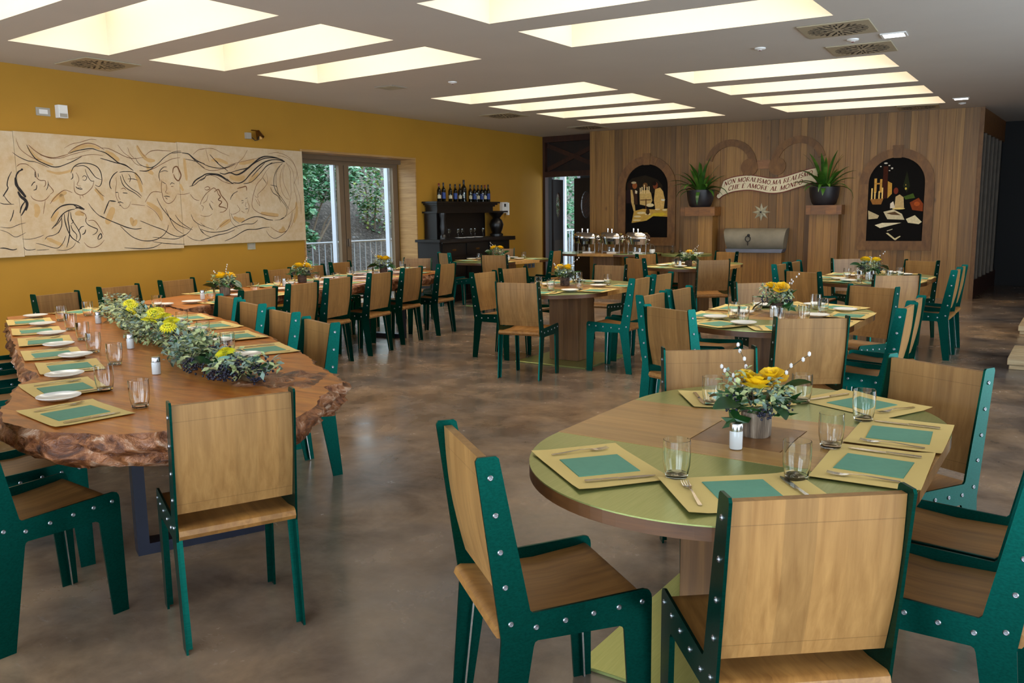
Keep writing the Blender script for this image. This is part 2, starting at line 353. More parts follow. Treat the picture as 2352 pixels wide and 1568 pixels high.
CHAIRS = [('c1', -1.240, 1.936, 53, 'T1', 'drawn up at the left front of the nearest table', 1),
 ('c2', -0.585, 1.982, 130, 'T1', 'backing the viewer at the nearest table', 1),
 ('c3', -0.555, 3.485, -116, 'T1', 'light-backed, at the right rear of the nearest table', 1),
 ('c6', -1.249, 3.395, -54, 'T1', 'behind the flowers at the rear of the nearest table', 1),
 ('c4', -0.260, 2.970, 180, 'T1', 'farther of the pair at the right edge of the photo', 1),
 ('c5', -0.260, 2.530, 180, 'T1', 'cut off at the lower right corner of the photo', 1),
 ('c7', -1.399, 5.078, 124, 'T2', 'backing the viewer at the second right-hand table', 1),
 ('c8', -2.103, 5.172, 66, 'T2', 'at the left front corner of the second right table', 1),
 ('c9', -2.476, 5.793, 0, 'T2', 'with bright turquoise side, left of the second right table', 1),
 ('c10', -2.477, 6.314, 0, 'T2', 'farther one on the left of the second right table', 0),
 ('c21', -2.184, 6.991, -50, 'T2', 'at the left rear of the second right table', 0),
 ('c24', -1.473, 6.938, -112, 'T2', 'at the right rear of the second right table', 0),
 ('c25', -1.129, 5.741, 180, 'T2', 'nearer one on the right of the second right table', 1),
 ('c26', -1.154, 6.234, 180, 'T2', 'farther one on the right of the second right table', 0),
 ('c11', -5.110, 7.241, 0, 'T3', 'nearer one on the left of the middle table', 0),
 ('c12', -4.254, 6.464, 99, 'T3', 'standing in front of the middle table, back to the viewer', 0),
 ('c13', -3.667, 7.181, 183, 'T3', 'with bright turquoise side, right of the middle table', 0),
 ('c14', -3.700, 7.752, 180, 'T3', 'farther one on the right of the middle table', 0),
 ('c15', -4.633, 8.611, -90, 'T3', 'at the rear of the middle table, facing the viewer', 0),
 ('c16', -5.193, 7.886, -10, 'T3', 'farther one on the left of the middle table', 0),
 ('c22', -2.251, 8.778, 64, 'T4', 'at the left front of the right-arch table', 0),
 ('c23', -1.563, 8.641, 121, 'T4', 'at the right front of the right-arch table', 0),
 ('c27', -1.280, 9.420, 180, 'T4', 'nearer one on the right of the right-arch table', 0),
 ('c28', -1.290, 9.930, 180, 'T4', 'farther one on the right of the right-arch table', 0),
 ('c29', -1.705, 10.733, -116, 'T4', 'at the right rear of the right-arch table', 0),
 ('c30', -2.344, 10.930, -50, 'T4', 'at the left rear of the right-arch table', 0),
 ('c31', -2.697, 9.696, 0, 'T4', 'nearer one on the left of the right-arch table', 0),
 ('c32', -2.682, 10.221, 0, 'T4', 'farther one on the left of the right-arch table', 0),
 ('c33', -4.051, 10.437, 128, 'T5', 'at the right front of the table before the stone basin', 0),
 ('c34', -4.602, 12.172, -114, 'T5', 'at the right rear of the table before the stone basin', 0),
 ('c35', -4.902, 10.426, 61, 'T5', 'at the left front of the table before the stone basin', 0),
 ('c36', -5.155, 11.285, -15, 'T5', 'at the left rear of the table before the stone basin', 0),
 ('c17', -7.450, 11.850, 190, 'T7', 'seen side-on right of the table by the sideboard', 0),
 ('c18', -7.463, 10.586, 102, 'T7', 'backing the viewer at the table by the sideboard', 0),
 ('c19', -8.563, 12.199, -62, 'T7', 'behind the table by the black sideboard', 0),
 ('c20', -8.507, 10.833, 62, 'T7', 'at the left front of the table by the sideboard', 0),
 ('r6', -6.083, 4.688, 188, 'S2', 'first along the open side of the far slab', 0),
 ('r5', -6.229, 5.308, 190, 'S2', 'second along the open side of the far slab', 0),
 ('r4', -6.428, 5.950, 192, 'S2', 'third along the open side of the far slab', 0),
 ('r1', -6.549, 6.690, 190, 'S2', 'fourth along the open side of the far slab', 0),
 ('r2', -6.779, 7.476, 190, 'S2', 'fifth along the open side of the far slab', 0),
 ('r3', -6.886, 8.262, 190, 'S2', 'last along the open side of the far slab', 0),
 ('s4', -3.795, 3.225, -109, 'S1', 'at the cracked corner of the near slab table', 1),
 ('s3', -4.414, 3.478, -108, 'S1', 'second from the cracked corner of the near slab table', 1),
 ('s2', -5.039, 3.723, -108, 'S1', 'third from the cracked corner of the near slab table', 0),
 ('s1', -5.607, 3.954, -108, 'S1', 'farthest on the right long side of the near slab table', 0),
 ('w1', -6.965, 3.698, 10, 'S1', 'first by the yellow wall under the mural', 0),
 ('w2', -7.177, 4.379, 8, 'S1', 'second by the yellow wall under the mural', 0),
 ('w3', -7.377, 5.119, 8, 'S2', 'third by the yellow wall under the mural', 0),
 ('w4', -7.518, 5.949, 10, 'S2', 'fourth by the yellow wall, behind yellow flowers', 0),
 ('w5', -7.722, 6.705, 8, 'S2', 'fifth by the yellow wall, left of the window', 0),
 ('w6', -7.884, 7.396, 9, 'S2', 'sixth by the yellow wall, at the window edge', 0),
 ('w7', -8.120, 8.105, 9, 'S2', 'seventh by the yellow wall, in front of the window', 0),
 ('w8', -7.892, 9.071, -66, 'S2', 'at the far end of the far slab table', 0),
 ('f1', -2.590, 1.878, 155, 'S1', 'backing the viewer at the near slab end', 1),
 ('n1', -3.205, 1.450, 87, 'S1', 'nearest the lower left corner of the photo', 1),
 ('n2', -3.775, 1.660, 77, 'S1', 'second from the lower left corner of the photo', 1),
 ('nC', -5.335, 2.325, 67, 'S1', 'third from the front on the left of the near slab', 0),
 ('nB', -6.005, 2.625, 67, 'S1', 'fourth from the front on the left of the near slab', 0),
 ('nA', -6.695, 2.965, 67, 'S1', 'farthest on the left of the near slab', 0)]
for nm, x, y, a, tb, seat, near in CHAIRS:
    make_chair(x, y, a, 'green metal and oak chair '+seat, 'matching green metal and oak dining chairs', near)
# ------------------------------------------------------------------ oval tables
def stadium(hw, hl, r, n=14):
    # long axis Y: straight sides between -hl..hl at |x|=hw, elliptical ends of depth r
    P = []
    for i in range(n+1):
        a = pi*i/n; P.append((hw*cos(a), hl+r*sin(a)))
    for i in range(n+1):
        a = pi+pi*i/n; P.append((hw*cos(a), -hl+r*sin(a)))
    return P
HW, HL, HR, TZ = .572, .295, .60, .75
def end_leaf(sgn, hw, r, n=44):
    return [(hw*cos(pi*i/n), sgn*(HL+r*sin(pi*i/n))) for i in range(n+1)]
tm = {}
for sg in (1, -1):
    tm['leaf', sg] = MB().prism(end_leaf(sg, HW, HR), lambda x, y: (x, y, TZ-.004), lambda x, y: (x, y, TZ)).mesh('metal_leaf', 'leaf_green')
    tm['lip', sg] = MB().prism(end_leaf(sg, HW, HR), lambda x, y: (x, y, TZ-.040), lambda x, y: (x, y, TZ-.004)).mesh('leaf_edge', 'edge_wood')
mb = MB()   # central oak field with the square inlay left open
q = .152
for x0, x1, y0, y1 in ((-HW, -q, -HL, HL), (q, HW, -HL, HL), (-q, q, -HL, -q), (-q, q, q, HL)): mb.box(x0, x1, y0, y1, TZ-.040, TZ+.001)
tm['field'] = mb.mesh('table_field', 'table_oak')
tm['inlay'] = MB().box(-q+.004, q-.004, -q+.0015, q-.0015, TZ-.03, TZ+.001).mesh('centre_inlay', 'endgrain')
tm['post'] = MB().bbox(-.001, .168, -.17, .17, .013, TZ-.04, .003).mesh('post_half', 'post_wood')
tm['plate'] = MB().bbox(-.41, .41, -.45, .45, 0, .012, .002).mesh('base_plate', 'leaf_green')
def oval_table(x, y, rz, label):
    t = thing('oval_table', label, 'table', (x, y, 0), rz)
    obj('base_plate', tm['plate'], t)
    obj('post_board', tm['post'], t, (.001, 0, 0)); o = obj('post_board', tm['post'], t, (-.001, 0, 0)); o.rotation_euler.z = pi
    obj('table_field', tm['field'], t); obj('centre_inlay', tm['inlay'], t)
    for sg in (1, -1):
        p = obj('metal_leaf', tm['leaf', sg], t); obj('leaf_edge', tm['lip', sg], p)
    return t
oval_table(-.90, 2.72, 0, 'nearest oval table with green metal ends and an oak centre')
oval_table(-1.80, 6.05, 0, 'second oval table on the right behind the nearest one')
oval_table(-4.36, 7.46, 0, 'oval table standing alone in the middle of the floor')
oval_table(-1.92, 9.85, 0, 'oval table in front of the right arched picture')
oval_table(-4.60, 11.30, 0, 'oval table in front of the stone basin and pillars')
oval_table(-8.0, 11.40, radians(-8), 'oval table beside the black carved sideboard')
o = oval_table(-7.50, 14.14, radians(96), 'oval buffet table carrying the steel chafing dishes'); o.scale.y = 1.2
t = thing('side_table', 'small round table with a white cloth right of the buffet', 'table', (-5.97, 14.30, 0))
MB().lathe([(.45, .71), (.45, .746), (.445, .75)], 32).build('table_top', 'leaf_green', parent=t)
MB().bbox(-.16, .16, -.16, .16, .012, .71).build('post', 'post_wood', parent=t)
MB().bbox(-.3, .3, -.3, .3, 0, .012).build('base_plate', 'leaf_green', parent=t)
# ------------------------------------------------------------------ live-edge slab tables
M['slab'] = None
tt = NT('live_edge_slab'); v = tt.coords((1.1, 6, 1.5), False); f = tt.noise(v, 1.6, 6, .6, 1.6); g = tt.noise(v, 7, 4, .6, .5)
c = tt.ramp(f, (.25, sr(140, 76, 22)), (.5, sr(196, 116, 40)), (.75, sr(220, 146, 60)))
c = tt.mix(1.0, c, tt.ramp(g, (.3, (.78, .76, .74, 1)), (.65, (1.05, 1.05, 1.05, 1))), 'MULTIPLY'); tt.col(c); tt.set(Roughness=.3); tt.bump(f, .05, .003); M['slab'] = tt.m
tt = NT('bark_edge'); v = tt.coords((1, 1, 1), False); f = tt.noise(v, 9, 7, .66, 1.2); g = tt.noise(v, 26, 4, .6)
tt.col(tt.ramp(f, (.30, sr(34, 18, 10)), (.45, sr(104, 56, 26)), (.56, sr(160, 102, 62)), (.66, sr(206, 172, 146)))); tt.set(Roughness=.34)
tt.bump(tt.math('ADD', f, tt.math('MULTIPLY', g, .4)), .9, .03); M['bark'] = tt.m
def dense(poly, step):
    P = []
    for i, p in enumerate(poly):
        q = poly[(i+1) % len(poly)]; L = sqrt((q[0]-p[0])**2+(q[1]-p[1])**2); k = max(1, int(L/step))
        for j in range(k): P.append((p[0]+(q[0]-p[0])*j/k, p[1]+(q[1]-p[1])*j/k))
    return P
def slab(name, label, poly, ztop, thick, amp, seed):
    t = thing(name, label, 'table', (sum(p[0] for p in poly)/len(poly), sum(p[1] for p in poly)/len(poly), 0))
    ox, oy = t.location.x, t.location.y
    P = [(x-ox, y-oy) for x, y in dense(poly, .022)]; n = len(P)
    def nrm(i):
        a = P[i-3]; b = P[(i+3) % n]; d = Vector((b[0]-a[0], b[1]-a[1])); d.normalize(); return Vector((d.y, -d.x))
    top = []
    for i, p in enumerate(P):
        k = noise.noise(Vector((p[0]*5+seed, p[1]*5, 0)))*.25*amp+noise.noise(Vector((p[0]*17+seed, p[1]*17, 3)))*.14*amp
        q = Vector(p)+nrm(i)*k; top.append((q.x, q.y))
    mb = MB(); tri = tessellate_polygon([[Vector((*p, 0)) for p in top]])
    mb.add([(*p, ztop) for p in top], tri); mb.build('slab_top', 'slab', parent=t)
    mb = MB(); R = 10; vs = []
    for j in range(R):
        h = j/(R-1)
        for i, p in enumerate(top):
            k = noise.noise(Vector((P[i][0]*6+seed, P[i][1]*6, h*2.5)))*.8+noise.noise(Vector((P[i][0]*16, P[i][1]*16+seed, h*6)))*.7+noise.noise(Vector((P[i][0]*34, P[i][1]*34+seed, h*13)))*.35
            out = sin(pi*min(1, h*1.1))*amp*.35+(k*amp*.55 if j else 0)-h*h*amp*.6
            tk = thick*(1+.45*noise.noise(Vector((P[i][0]*3.1, P[i][1]*3.1+seed, 9))))
            q = Vector(p)+nrm(i)*out; vs.append((q.x, q.y, ztop-h*tk))
    fs = [(j*n+i, j*n+(i+1) % n, (j+1)*n+(i+1) % n, (j+1)*n+i) for j in range(R-1) for i in range(n)]
    fs += [tuple((R-1)*n+i for i in t3) for t3 in tri]
    mb.add(vs, fs); mb.build('bark_edge', 'bark', parent=t, smooth='all')
    return t
SL1 = [(-6.92, 3.14), (-6.3, 2.87), (-5.7, 2.60), (-5.11, 2.35), (-4.64, 2.15), (-4.36, 2.06), (-4.1, 1.98), (-4.0, 1.84), (-3.8, 1.72), (-3.5, 1.53), (-3.3, 1.45), (-3.13, 1.43), (-3.02, 1.455),
       (-2.8, 1.53), (-2.66, 1.66), (-2.52, 1.84), (-2.40, 2.06), (-2.46, 2.22), (-2.6, 2.36), (-2.64, 2.46), (-2.74, 2.52), (-2.72, 2.62), (-2.88, 2.73), (-3.2, 2.9), (-3.56, 3.12), (-4.26, 3.47), (-5.1, 3.84), (-5.75, 4.06), (-6.02, 4.06), (-6.45, 4.22), (-6.85, 3.75)]
t1 = slab('slab_table', 'near live-edge wooden slab table with a long flower garland', SL1, .76, .135, .075, 1.3)
SL2 = [(-6.06, 4.12), (-6.16, 4.3), (-6.25, 4.62), (-6.33, 5.2), (-6.42, 5.9), (-6.5, 6.6), (-6.66, 7.3), (-6.76, 8.0), (-6.86, 8.5), (-7.2, 8.68), (-7.7, 8.62), (-7.82, 8.1), (-7.72, 7.4), (-7.55, 6.6), (-7.42, 5.8), (-7.22, 5.0), (-7.08, 4.45), (-6.9, 4.2), (-6.55, 4.26)]
t2 = slab('slab_table', 'far live-edge wooden slab table parallel to the yellow wall', SL2, .765, .12, .045, 5.1)
def loop_leg(t, x, y, ang, w, label=None):
    # rectangular loop of dark steel under a slab
    m = Matrix.Translation((x-t.location.x, y-t.location.y, 0)) @ Matrix.Rotation(radians(ang), 4, 'Z'); mb = MB()
    mb.box(-w, -w+.05, -.05, .05, .0, .64, m); mb.box(w-.05, w, -.05, .05, 0, .64, m); mb.box(-w+.05, w-.05, -.05, .05, .0, .05, m); mb.box(-w+.05, w-.05, -.05, .05, .6, .64, m)
    return mb.build('leg_frame', 'darkpaint', parent=t)
# eroded burl at the cracked corner
mb = MB(); G = 22; vs = []; ax = Vector((-.62, -.22)); ay = Vector((.22, -.42)); c0 = Vector((-2.98, 2.66))
for j in range(G+1):
    for i in range(G+1):
        u, v = i/G, j/G; p = c0+ax*(u-.25)*.75+ay*(v-.25)*.9; e = min(1, 4*min(u, 1-u, v, 1-v)*1.4)
        h = (noise.noise(Vector((p.x*9, p.y*9, 2)))*.02+noise.noise(Vector((p.x*26, p.y*26, 5)))*.014+.012)*e-.006
        vs.append((p.x-t1.location.x, p.y-t1.location.y, .76+h))
mb.add(vs, [(j*(G+1)+i, j*(G+1)+i+1, (j+1)*(G+1)+i+1, (j+1)*(G+1)+i) for j in range(G) for i in range(G)]); mb.build('burl', 'bark', parent=t1, smooth='all')
loop_leg(t1, -3.35, 2.30, 66, .30); loop_leg(t1, -5.9, 3.38, 66, .35)
loop_leg(t2, -6.75, 5.1, 8, .28); loop_leg(t2, -7.2, 7.7, 8, .28)
# ------------------------------------------------------------------ timber-clad wall and its fittings
M['plank'] = wood('wall_plank', sr(112, 76, 32), sr(158, 114, 56), (22, 22, .7), rough=.5, rnd=.42, knots=True)
M['arch'] = wood('arch_timber', sr(94, 60, 26), sr(130, 90, 46), (9, 9, 4), rough=.6, rnd=.2)
M['cap'] = wood('cap_timber', sr(106, 64, 24), sr(148, 98, 44), (2, 12, 12), rnd=.3)
M['darkwood'] = wood('black_brown_wood', sr(12, 7, 6), sr(34, 18, 12), (12, 12, 1), rough=.5, rnd=.1)
M['framewood'] = wood('dark_red_wood', sr(38, 16, 8), sr(66, 32, 14), (12, 12, 1), rough=.5, rnd=.1)
mb = MB(); bwbox(mb, 0, 6.80, 0, CEIL, -.4, -.022)
wb = struct('wall_back', mb, 'edge_wood', 'vertical timber planks covering the end wall')
rnd = random.Random(3); u = 0
while u < 6.80-.01:
    w_ = min(rnd.choice((.105, .13, .145, .16)), 6.80-u); pr = rnd.uniform(0, .006)
    if 6.80-u-w_ < .06: w_ = 6.80-u
    o = bwbox(MB(), u+.0015, u+w_-.0015, 0, CEIL-.005, -.022, pr).build('plank', 'plank', parent=wb); u += w_
bwbox(MB(), 6.80, 6.86, 0, CEIL-.005, -.03, .012).build('corner_board', 'arch', parent=wb)
# the block's side with tall dark glazed panels
SWd = Vector((.03, .99955, 0)); SWo = Vector((.99955, -.03, 0))
def SW(dep, z, out): return BW(6.80, 0, -.03) + SWd*dep + SWo*out + Vector((0, 0, z))
def swbox(mb, d0, d1, z0, z1, o0, o1):
    vs = [SW(d, z, o) for z in (z0, z1) for o in (o0, o1) for d in (d0, d1)]
    return mb.add(vs, [(0, 2, 3, 1), (4, 5, 7, 6), (0, 1, 5, 4), (2, 6, 7, 3), (0, 4, 6, 2), (1, 3, 7, 5)])
ws = struct('wall_side', swbox(MB(), .02, 3.1, 0, CEIL, -.2, 0), 'framewood', 'side of the timber block with tall dark glazed panels')
swbox(MB(), .02, 3.1, 2.72, CEIL, 0, .03).build('frieze', 'cap', parent=ws)
swbox(MB(), .02, 3.1, 0, .3, 0, .03).build('bottom_rail', 'framewood', parent=ws)
M['smoke'] = plain('dark_glass', (.012, .011, .012, 1), .12, 0, .05)
M['greyframe'] = plain('grey_timber_frame', sr(96, 82, 66), .5, 0, .2, 6)
for k in range(6):
    swbox(MB(), .04+k*.5, .12+k*.5, .3, 2.72, 0, .04).build('mullion', 'greyframe', parent=ws)
    swbox(MB(), .12+k*.5, min(3.1, .54+k*.5), .3, 2.72, 0, .012).build('pane', 'smoke', parent=ws)
# small drawing helpers for flat prints
def ell(cx, cy, rx, ry, n=14): return [(cx+rx*cos(2*pi*i/n), cy+ry*sin(2*pi*i/n)) for i in range(n)]
def rect(a, b, c, d): return [(a, b), (c, b), (c, d), (a, d)]
PC = {}
def flat(c):
    k = 'ink_%d_%d_%d' % c
    if k not in PC: PC[k] = plain(k, sr(*c), .8, 0, .12, 30, Specular_IOR_Level=.12)
    return PC[k]
def arch_picture(uc, hw, z0, zs, ow, key, label, shapes, conv):
    t = thing('arched_picture', label, 'picture', BW(uc, z0-.16)); o3 = t.location.copy()
    P = lambda u, z, off: BW(uc+u, z, off)-o3
    def bd(name, poly, o0, o1, mat, par=t): return MB().prism(poly, lambda u, z: P(u, z, o0), lambda u, z: P(u, z, o1)).build(name, mat, parent=par)
    H = hw; fw = ow-hw
    bd('side_board', rect(-ow, z0-.16, -H, zs), .008, .04, 'arch'); bd('side_board', rect(H, z0-.16, ow, zs), .008, .04, 'arch')
    bd('bottom_board', rect(-H, z0-.16, H, z0), .008, .038, 'arch')
    n = 8
    for i in range(n):
        a0 = pi*i/n; a1 = pi*(i+1)/n; poly = []
        for r, rr in ((H, (a0, a1)), (ow, (a1, a0))):
            poly += [(r*cos(rr[0]+(rr[1]-rr[0])*j/3), zs+r*sin(rr[0]+(rr[1]-rr[0])*j/3)) for j in range(4)]
        bd('arch_block', poly, .008, .04+.003*(i % 2), 'arch')
    bd('keystone', [(-.06, zs+H-.015), (.06, zs+H-.015), (.085, zs+ow+.05), (-.085, zs+ow+.05)], .04, .055, 'arch')
    pp = [(-H, z0), (H, z0)]+[(H*cos(pi*i/16), zs+H*sin(pi*i/16)) for i in range(17)]
    pr = bd('print', pp, .007, .012, flat((14, 11, 9)))
    top = zs+H
    for k, (c, poly) in enumerate(shapes):
        q = [(-H+2*H*conv(x, y)[0], z0+(top-z0)*conv(x, y)[1]) for x, y in poly]
        bd('printed_shape', q, .0118, .0124+.00025*k, flat(c), pr)
LSH = [((38, 30, 20), [(230, 760), (300, 695), (480, 660), (640, 720), (710, 800), (705, 900), (235, 900)]),
 ((42, 27, 27), [(220, 860), (290, 830), (310, 900), (330, 1000), (300, 1050), (225, 1040)]), ((196, 160, 96), [(280, 850), (305, 850), (335, 1000), (350, 1140), (325, 1140), (290, 1010)]),
 ((46, 26, 18), ell(275, 790, 30, 42)), ((9, 7, 7), [(220, 1030), (280, 1030), (330, 1160), (300, 1290), (220, 1300)]), ((60, 40, 28), [(320, 850), (370, 860), (380, 1050), (330, 1050)]),
 ((150, 84, 44), ell(338, 795, 33, 44)), ((186, 166, 128), ell(325, 755, 34, 16)), ((220, 200, 160), [(345, 855), (375, 870), (370, 905), (345, 900)]), ((110, 75, 40), ell(480, 795, 33, 36)),
 ((200, 165, 100), [(405, 900), (440, 860), (530, 860), (560, 900), (580, 1000), (540, 1080), (410, 1050)])]+[((234, 206, 148), rect(x, y, x+13, 905)) for x, y in ((408, 825), (432, 815), (462, 785), (500, 815), (526, 810))]+[
 ((88, 58, 30), rect(487, 980, 500, 1250)), ((88, 58, 30), rect(415, 985, 560, 996)), ((206, 166, 96), [(615, 850), (680, 830), (720, 880), (745, 990), (730, 1140), (625, 1140), (600, 1000)]), ((122, 62, 36), ell(617, 800, 33, 48)),
 ((34, 22, 16), ell(603, 772, 30, 30)), ((225, 215, 190), [(700, 980), (750, 990), (740, 1010), (700, 1005)]), ((190, 150, 70), [(330, 1140), (450, 1110), (600, 1120), (780, 1110), (785, 1220), (600, 1210), (500, 1270), (300, 1300)]),
 ((204, 172, 50), [(480, 1270), (600, 1170), (720, 1160), (785, 1190), (690, 1215), (590, 1205)])]+[((222, 200, 150), ell(x, y, a, b)) for x, y, a, b in ((550, 1062, 52, 24), (430, 1165, 60, 16), (380, 1212, 50, 13), (520, 1182, 40, 12), (650, 1120, 36, 10), (745, 1128, 32, 12), (370, 1262, 55, 10))]+[
 ((60, 40, 22), ell(520, 1150, 26, 40)), ((12, 9, 8), [(300, 1305), (500, 1275), (590, 1212), (785, 1228), (785, 1300), (400, 1330)])]
arch_picture(1.20, .43, 1.01, 1.98, .585, 0, 'arched wooden picture of waiters at a candlelit table', LSH, lambda x, y: ((x-216)/571, (1497-y)/982))
RSH = [((62, 28, 16), rect(1310, 530, 1375, 960)), ((200, 150, 70), rect(1190, 690, 1225, 880)), ((196, 146, 68), rect(1270, 700, 1302, 880)), ((180, 130, 60), rect(1190, 750, 1302, 770)), ((190, 140, 60), [(1380, 730), (1440, 760), (1445, 900), (1385, 960)])]+[
 ((232, 192, 112), rect(x, y, x+20, 975)) for x, y in ((1152, 820), (1196, 870), (1256, 860), (1300, 815))]+[((150, 100, 50), [(1140, 970), (1330, 960), (1300, 1040), (1180, 1040)]), ((112, 46, 30), ell(1500, 862, 33, 44)), ((34, 38, 20), [(1640, 600), (1690, 800), (1650, 890), (1595, 800)]), ((196, 170, 70), ell(1636, 835, 14, 16)), ((160, 130, 60), ell(1632, 785, 8, 10)),
 ((192, 162, 112), [(1500, 940), (1555, 910), (1610, 950), (1625, 1090), (1490, 1095)]), ((222, 206, 182), [(1430, 1030), (1470, 1000), (1500, 1090), (1430, 1095)]), ((226, 196, 120), ell(1550, 1100, 90, 12)), ((66, 86, 32), [(1610, 940), (1740, 900), (1770, 960), (1640, 980)]),
 ((132, 60, 28), [(1700, 1020), (1820, 960), (1885, 1040), (1885, 1140), (1740, 1120)]), ((170, 80, 34), ell(1800, 1040, 40, 30)), ((202, 186, 150), [(1340, 1140), (1480, 1110), (1600, 1170), (1640, 1250), (1400, 1240)]), ((90, 66, 44), [(1380, 1160), (1500, 1140), (1590, 1190), (1450, 1180)]), ((192, 172, 132), [(1120, 1120), (1280, 1190), (1260, 1230), (1130, 1240)]),
 ((216, 200, 160), [(1660, 1240), (1780, 1190), (1880, 1280), (1840, 1310), (1690, 1290)]), ((226, 212, 176), [(1225, 1320), (1330, 1290), (1600, 1290), (1390, 1340), (1300, 1360)]), ((212, 196, 150), [(1390, 1430), (1420, 1425), (1545, 1520), (1520, 1525)]), ((212, 196, 150), [(1520, 1500), (1590, 1465), (1600, 1475), (1540, 1515)]), ((190, 180, 150), [(1400, 1395), (1480, 1370), (1480, 1380), (1405, 1405)])]+[
 ((214, 206, 190), ell(x, y, a, b)) for x, y, a, b in ((1340, 490, 26, 10), (1430, 560, 15, 12), (1390, 522, 14, 8), (1395, 590, 12, 6), (1270, 532, 10, 8))]
arch_picture(5.62, .435, .955, 1.92, .58, 0, 'arched wooden picture of a garden table with candles', RSH, lambda x, y: ((x-1110)/785, (1535-y)/1120))
# curled timber ornament
t = thing('scroll_ornament', 'pair of curled brown timber scrolls joined by a block', 'ornament', BW(3.4, 2.1)); o3 = t.location.copy()
def bwp(name, poly, o0, o1, mat, par, org): return MB().prism(poly, lambda u, z: BW(u, z, o0)-org, lambda u, z: BW(u, z, o1)-org).build(name, mat, parent=par)
for sx, cx in ((1, 2.79), (-1, 4.03)):
    for i in range(5):
        a0 = 165-i*33; a1 = a0-33; poly = []
        for r0, r1, aa in ((.37, .355, (a0, a1)), (.50, .50, (a1, a0))):
            for j in range(5):
                a = radians(aa[0]+(aa[1]-aa[0])*j/4); w_ = (165-(aa[0]+(aa[1]-aa[0])*j/4))/165
                r = r0-.04*(1-w_) if r0 < .4 else r0-.05*(1-w_)
                poly.append((cx+sx*r*cos(a), 2.32+r*sin(a)))
        bwp('scroll_segment', poly, .008, .035+.002*(i % 2), 'arch', t, o3)
    bwp('scroll_disc', ell(3.16 if sx > 0 else 3.65, 2.28, .15, .155, 24), .008, .042, 'arch', t, o3)
bwp('link_block', rect(3.29, 2.24, 3.53, 2.40), .008, .03, 'cap', t, o3)
# motto ribbon
CT = [(2.50, 1.76), (2.62, 1.86), (2.72, 1.93), (2.9, 1.985), (3.15, 2.005), (3.35, 1.975), (3.54, 1.94), (3.75, 1.95), (4.0, 2.02), (4.2, 2.075), (4.35, 2.10)]
def catmull(P, n):
    out = []
    for i in range(len(P)-1):
        p0 = P[max(0, i-1)]; p1 = P[i]; p2 = P[i+1]; p3 = P[min(len(P)-1, i+2)]
        for j in range(n):
            t = j/n; out.append(tuple(.5*((2*p1[k])+(-p0[k]+p2[k])*t+(2*p0[k]-5*p1[k]+4*p2[k]-p3[k])*t*t+(-p0[k]+3*p1[k]-3*p2[k]+p3[k])*t**3) for k in range(len(P[0]))))
    out.append(tuple(P[-1])); return out
cur = catmull(CT[1:], 6)
def cz(u):
    for a, b in zip(cur, cur[1:]):
        if a[0] <= u <= b[0]: f = (u-a[0])/(b[0]-a[0]); s = (b[1]-a[1])/(b[0]-a[0]); return a[1]+(b[1]-a[1])*f, s
    return (cur[0][1], .6) if u < cur[0][0] else (cur[-1][1], .2)
t = thing('motto_banner', 'cream wavy banner with a two-line painted motto', 'banner', BW(3.4, 1.8)); o3 = t.location.copy()
M['cream'] = plain('cream_paint', sr(224, 210, 174), .5, 0, .05, 6); M['maroon'] = plain('maroon_paint', sr(112, 36, 16), .6, 0, .1)
def ribbon_poly(h):
    top = [(u, cz(u)[0]+h) for u, _ in cur if u > 2.69]; bot = [(u, cz(u)[0]-h) for u, _ in cur]
    return [(2.66-(h-.125)*.4, cz(2.69)[0]+h*.2)]+top+bot[::-1]+[(2.60-(h-.125), 1.735), (2.575-(h-.125), 1.765), (2.585-(h-.125), 1.80+(h-.125)), (2.62, 1.815)]
bd = bwp('board', ribbon_poly(.142), .012, .034, 'maroon', t, o3)
bwp('face', ribbon_poly(.126), .034, .038, 'cream', t, o3)
